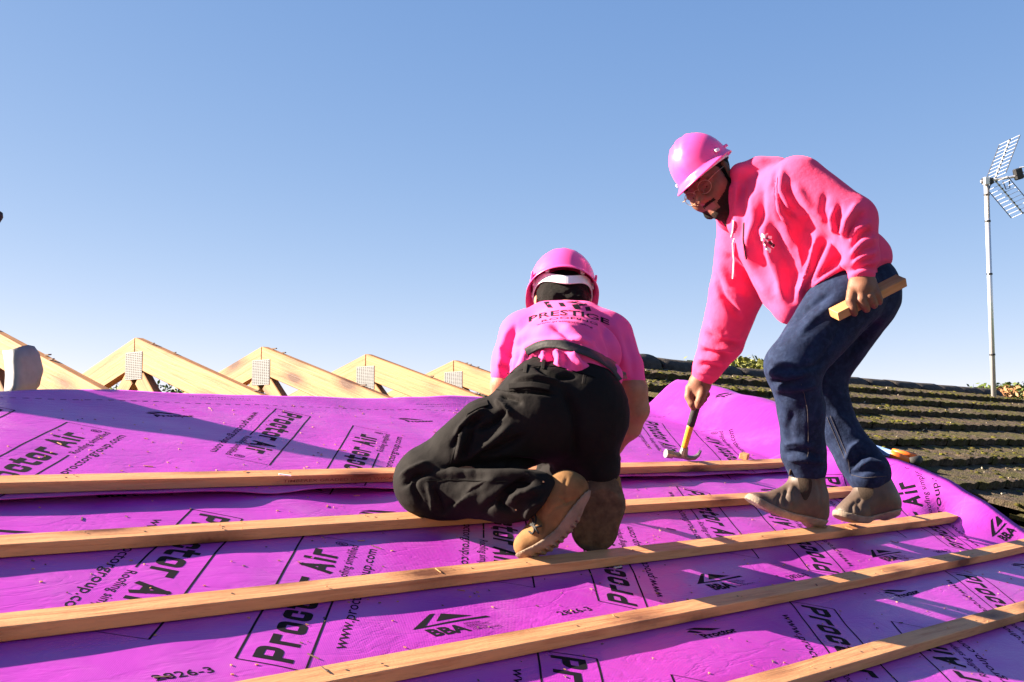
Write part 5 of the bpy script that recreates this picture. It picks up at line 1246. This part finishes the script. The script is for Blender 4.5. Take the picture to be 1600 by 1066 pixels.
tro = Soft()
limbs(tro, [(846, 608, 2.98, 48, 912, 612, 2.98, 50, .04), (845, 640, 2.95, 66, 914, 645, 2.97, 62, .05), (838, 652, 2.94, 68, 670, 748, 2.93, 52, .04), (668, 756, 2.92, 51, 700, 768, 2.91, 42, .03), (690, 770, 2.90, 39, 790, 772, 2.83, 42, .03), (790, 772, 2.83, 42, 838, 774, 2.80, 40, .02),
            (914, 655, 2.98, 63, 893, 742, 3.12, 54, .05), (890, 752, 3.14, 48, 938, 730, 2.98, 30, .03), (930, 690, 2.96, 34, 940, 735, 2.95, 22, .03), (842, 580, 2.99, 20, 920, 584, 3.0, 22, .03), (752, 662, 2.92, 36, 718, 690, 2.90, 34, .03)])
tro.cut(cs(853, 775, 2.80), (.82, -.57, 0), .12)
tros = [([(690, 735), (740, 726), (800, 722), (860, 730)], -16, 6), ([(676, 738), (720, 742), (780, 742), (850, 745)], 9, 7), ([(660, 790), (645, 760), (655, 735)], -6, 4), ([(680, 735), (650, 745), (628, 760)], -7, 4), ([(670, 722), (645, 732), (625, 745)], 6, 4), ([(676, 760), (686, 785), (690, 805)], -7, 4), ([(668, 755), (675, 780), (676, 800)], 6, 4),
        ([(830, 752), (800, 765), (780, 790), (800, 800)], -12, 5), ([(842, 765), (812, 772), (795, 785)], 12, 6), ([(780, 745), (740, 765), (700, 795)], 7, 8), ([(760, 752), (720, 775), (690, 800)], -6, 6), ([(830, 745), (790, 770), (750, 800)], -7, 7), ([(850, 780), (830, 790), (820, 810)], 8, 5),
        ([(780, 618), (800, 622), (815, 632)], -9, 4), ([(775, 625), (790, 635), (800, 650)], 9, 5), ([(790, 610), (830, 612), (870, 616)], -7, 3), ([(790, 640), (772, 660), (745, 672)], -9, 5), ([(760, 640), (735, 655), (712, 680)], 9, 5), ([(755, 650), (728, 668), (706, 700)], -8, 4), ([(730, 660), (722, 690), (712, 720)], 9, 4), ([(740, 665), (732, 692), (722, 718)], -9, 4), ([(800, 665), (770, 690), (735, 715)], 8, 7), ([(820, 680), (780, 702), (740, 720)], -8, 6),
        ([(835, 572), (870, 590), (900, 588)], -7, 4), ([(800, 596), (840, 590), (880, 602)], 7, 4), ([(880, 600), (900, 650), (900, 720)], -9, 8)]
soft_obj('trousers', tro, .005, M['trousers'], pk_, K_BASE, 2, [(q[0], q[1] * 2.0, q[2] * .85) for q in tros], wr=[(3.6, 5, 15), (1.6, 11, 16)])
for pl in ([(665, 752), (700, 750), (760, 752), (850, 756)], [(775, 608), (790, 612), (830, 608), (860, 612)], [(731, 646), (718, 680), (708, 712), (702, 730)], [(792, 584), (840, 572), (870, 572), (930, 590)]): cord('trouser_seam', tro, pl, .0010, M['trouser_seam'], pk_, K_BASE, lift=.001)
# cargo flap, belt loops, snap
for pl, w_ in (([(728, 644), (745, 634), (762, 629)], 10), ([(795, 604), (830, 600), (858, 606)], 9)): strip('pocket_flap', tro, pl, w_, M['trousers'], pk_, K_BASE, n=12, lift=.006)
for x, y in ((822, 572), (850, 566), (914, 590)): strip('belt_loop', tro, [(x, y - 4), (x - 2, y + 10)], 6, M['trousers'], pk_, K_BASE, n=8, lift=.007)
for x, y in ((849, 753), (806, 797)): mb = MB(); p = c2w(on(tro, [x], [y], .003))[0] - K_BASE; mb.box(p, .0018 * C_R, .001 * C_F, .0018 * C_U); mb.build('snap', M['gold'], pk_)

def boot_k(rows, p0, n, t, c, strokes, lug, pitch=.016, smat='sole_tan'):
    s = Soft(); limbs(s, rows); P0 = cs(*p0)
    o = soft_obj('boot', Upper(s, P0, n, t, c, .0, 1.0), .0038, M['boot_tan'], pk_, K_BASE, 1, strokes)
    soft_obj('sole', Upper(s, P0, n, t, c, -.020, .005, .005, lug, pitch), .0034, M[smat], o, K_BASE, 1)
    return s, o
lb, lo_ = boot_k([(858, 777, 2.805, 28, 878, 768, 2.81, 27, .03), (889, 770, 2.81, 27, 873, 802, 2.80, 27, .03), (871, 802, 2.80, 28, 848, 838, 2.785, 26, .03), (846, 839, 2.785, 25, 822, 852, 2.775, 20, .03), (886, 756, 2.81, 15, 898, 762, 2.815, 16, .03)],
       (884, 816, 2.765), (-.80, .50, .33), (-.52, -.82, -.1), 3.2,
       [([(838, 806), (848, 818), (846, 838)], -7, 3), ([(872, 776), (886, 786), (900, 780)], -5, 2.2), ([(856, 806), (868, 792), (884, 786)], -4, 2), ([(842, 818), (838, 828), (828, 834)], 5, 4), ([(886, 742), (880, 765), (884, 790)], -3, 2)], .0055)
for pl in ([(830, 818), (836, 828), (832, 836), (826, 830)], [(832, 810), (834, 822), (842, 834)], [(828, 820), (838, 824), (846, 822)], [(834, 800), (838, 810), (836, 820)]): cord('lace', lb, pl, .0024, M['lace'], lo_, K_BASE, n=12, lift=.003)
rbt, ro_ = boot_k([(940, 754, 2.98, 30, 940, 784, 2.975, 32, .03), (938, 786, 2.97, 32, 929, 826, 2.965, 34, .03)], (935, 800, 2.952), (-.05, .2, 1.0), (-.15, -1, .2), .3, [], 0.0, smat='sole_shaded')
# ------------------------------------------------------------------ small things
# handsaw on the old tiles
s0 = roof(5.06, 2.215, .085); sw = empty('handsaw', s0); tag(sw, 'handsaw with blue blade and orange-black handle on the old tiles', 'saw')
sp = lambda x, y, d=0: at(x, y - 2, 5.22 + d) - s0
def slab(name, pts, th, mat, nrm=None):
    P_ = [np.asarray(p) for p in pts]; n = np.cross(P_[1] - P_[0], P_[2] - P_[0]); n /= np.linalg.norm(n); k = len(P_); mb = MB()
    mb.add([p - n * th / 2 for p in P_] + [p + n * th / 2 for p in P_], [tuple(range(k))[::-1], tuple(range(k, 2 * k))] + [(i, (i + 1) % k, (i + 1) % k + k, i + k) for i in range(k)]); return mb.build(name, mat, sw)
slab('blade', [sp(1391, 716), sp(1394, 706), sp(1345, 690, .28), sp(1330, 696, .30)], .0012, M['blade'])
mb = MB(); mb.tube([sp(1391, 712), sp(1400, 715, -.01), sp(1421, 723, -.03)], [.022, .020, .018], 10); mb.build('handle', M['orange'], sw, smooth=True)
mb = MB(); mb.tube([sp(1394, 707, .04), sp(1410, 710, .02), sp(1432, 716, -.01)], [.012, .011, .012], 8); mb.build('handle_top', M['orange'], sw, smooth=True)
mb = MB(); mb.tube([sp(1420, 724, -.03), sp(1431, 723, -.03), sp(1437, 719, -.01)], [.021, .023, .017], 10); mb.build('grip', M['rubber'], sw, smooth=True)
mb = MB(); mb.tube([sp(1404, 706, .03), sp(1418, 710, .02), sp(1430, 713, .0)], .008, 8); mb.build('grip_rim', M['rubber'], sw, smooth=True)
# loose block and chips
mb = MB(); mb.box((0, 0, 0), (.024, 0, 0), (0, .016, 0), (0, 0, .0125), bev=.0015); o = mb.build('timber_block', M['offcut'])
p = roof(4.16, 2.475, .034); Rb = R3 @ np.array(Matrix.Rotation(.35, 3, 'Z')); o.matrix_world = Matrix([list(Rb[i]) + [p[i]] for i in range(3)] + [[0, 0, 0, 1]]); tag(o, 'tiny sawn wooden block beside the top batten near the hammer', 'block')
for X, u, l_, a, mt, nm, lb in ((1.735, 2.272, .030, -.5, 'white_print', 'wood_chip', 'thin pale sliver pinning the sheet overlap above the second batten'), (2.32, 1.655, .034, .1, 'pale_scrap', 'wood_chip', 'pale wood sliver on the sheet below the kneeling worker\'s boots')):
    mb = MB(); mb.box((0, 0, 0), (l_ / 2, 0, 0), (0, .0022, .0), (.0, 0, .0012)); o = mb.build(nm, M[mt]); n_ = float((h_up if u > 2.25 else h_low)(np.array(X), np.array(u))) + .004
    p = roof(X, u, n_); Rb = R3 @ np.array(Matrix.Rotation(a, 3, 'Z')); o.matrix_world = Matrix([list(Rb[i]) + [p[i]] for i in range(3)] + [[0, 0, 0, 1]]); tag(o, lb, 'wood chip')
# bent grey sheet offcut standing on the top edge of the sheet at the far left
gb = at(28, 622, 3.62); pts = []
prof = [(4, 624, .03, 548), (12, 621, -.03, 548), (22, 620, -.05, 545), (34, 618, -.02, 541), (44, 616, .01, 539), (54, 612, .03, 541), (62, 603, .05, 552), (64, 590, .06, 566)]
V = []; V2 = []
for x, yb, dd, yt in prof:
    for k in range(5): y = yb + (yt - yb) * k / 4; V.append(at(x + 4 * math.sin(k * .8), y, 3.60 + dd + .01 * k) - gb); V2.append(at(x + 4 * math.sin(k * .8), y, 3.60 + dd + .01 * k + .003) - gb)
n = len(V); V += V2; Fq = []
for i in range(len(prof) - 1):
    for k in range(4): a = i * 5 + k; Fq += [(a, a + 5, a + 6, a + 1), (a + n + 1, a + n + 6, a + n + 5, a + n)]
    for k in (0, 4): a = i * 5 + k; Fq.append((a, a + 5, a + 5 + n, a + n))
for i in (0, len(prof) - 1):
    for k in range(4): a = i * 5 + k; Fq.append((a, a + 1, a + 1 + n, a + n))
me = mesh('flashing_offcut', V, Fq, True); bm = bmesh.new(); bm.from_mesh(me); bmesh.ops.recalc_face_normals(bm, faces=bm.faces); bm.to_mesh(me); bm.free()
o = new_obj('flashing_offcut', me, M['lead'], None, tuple(gb)); tag(o, 'bent grey flashing offcut standing at the left edge before the first truss', 'flashing')

# unseen strip added off to the left, shaped to shadow the upper sheet
KX, KU = 2.481, 3.606
sh = [[(.75, 3.35, .012), (1.38, 3.17, .20), (1.75, 3.22, .19), (2.05, 2.86, .29), (2.33, 2.50, .375)], [(.75, 3.0, .012), (1.36, 3.03, .17), (1.62, 2.87, .235), (2.02, 2.61, .315), (2.24, 2.47, .375)]]
rows = []
for r_ in sh:
    q = resample(np.array([(X - KX * h_, u + KU * h_, h_) for X, u, h_ in r_]), 24); rows.append(q)
A_ = np.stack([rows[0] * (1 - k / 4) + rows[1] * k / 4 for k in range(5)], 1); fb = roof(.75, 3.2, .0)
T_ = roof(A_[..., 0], A_[..., 1], A_[..., 2]).reshape(-1, 3) - fb; n = len(T_); V = np.concatenate([T_, T_ - .003 * V_N]); Fq = []
for i in range(23):
    for k in range(4): a = i * 5 + k; Fq += [(a, a + 1, a + 6, a + 5), (a + n + 5, a + n + 6, a + n + 1, a + n)]
    for k in (0, 4): a = i * 5 + k; Fq.append((a, a + 5, a + 5 + n, a + n))
for i in (0, 23):
    for k in range(4): a = i * 5 + k; Fq.append((a, a + 1, a + 1 + n, a + n))
me = mesh('shadow_strip', V, Fq, True); bm = bmesh.new(); bm.from_mesh(me); bmesh.ops.recalc_face_normals(bm, faces=bm.faces); bm.to_mesh(me); bm.free()
tag(new_obj('shadow_strip', me, M['lead'], None, tuple(fb)), 'unseen bent-up strip added beyond the left edge to cast the long tapering shadow', 'flashing')

# sawdust, splinters and grit scattered over the sheets and battens
r = random.Random(31); db = MB(); db2 = MB()
for _ in range(900):
    X = r.uniform(.5, 4.35); u = r.uniform(.85, 3.2); px, py = w2px(roof(X, u))
    if not (-20 < px < 1620 and py < 1090): continue
    n_ = float((H_UP if u > 2.31 else H_LOW)(np.array([X]), np.array([u]))[0]) + .0012
    if any(abs(u - q - (.012 * (X - 2.3) if k == 3 else 0)) < .024 for k, q in enumerate(BAT)): n_ = .034 if u < 2.3 else .0385
    elif any(abs(u - q) < .034 for q in BAT): continue
    l_ = r.uniform(.0012, .0035) if r.random() < .93 else r.uniform(.006, .014); w_ = min(l_ * .6, .0014); a = r.uniform(0, PI)
    e1 = (math.cos(a) * np.array([1., 0, 0]) + math.sin(a) * V_U) * l_; e2 = (-math.sin(a) * np.array([1., 0, 0]) + math.cos(a) * V_U) * w_
    (db if r.random() < .7 else db2).box(roof(X, u, n_) - OGL, e1, e2, V_N * .0006)
tag(db.build('sawdust', M['offcut'], None, loc=tuple(OGL)), 'pale sawdust and splinters scattered over the purple sheets', 'sawdust', kind='stuff')
tag(db2.build('grit', M['dark_bits'], None, loc=tuple(OGL)), 'dark grit scattered over the purple sheets', 'grit', kind='stuff')

# capped pole standing off to the left; only its end shows against the sky
M['pole'] = simple('dark_blue_tube', (.012, .016, .03), .6, .2)
pt = at(-3, 336, 3.62); pb0 = roof(1.30, 3.62, .0); pl_ = empty('capped_pole', pb0); tag(pl_, 'dark pole with rounded black cap peeking in at the left edge against the sky', 'pole')
mb = MB(); mb.tube([(0, 0, 0), pt - pb0], .011, 10); mb.build('tube', M['pole'], pl_, smooth=True)
dvp = (pt - pb0) / np.linalg.norm(pt - pb0); mb = MB(); mb.tube([pt - pb0 - dvp * .05 - dvp * .0, pt - pb0 - dvp * .02, pt - pb0, pt - pb0 + dvp * .012], [.012, .017, .017, .009], 12); mb.build('cap', M['rubber'], pl_, smooth=True)
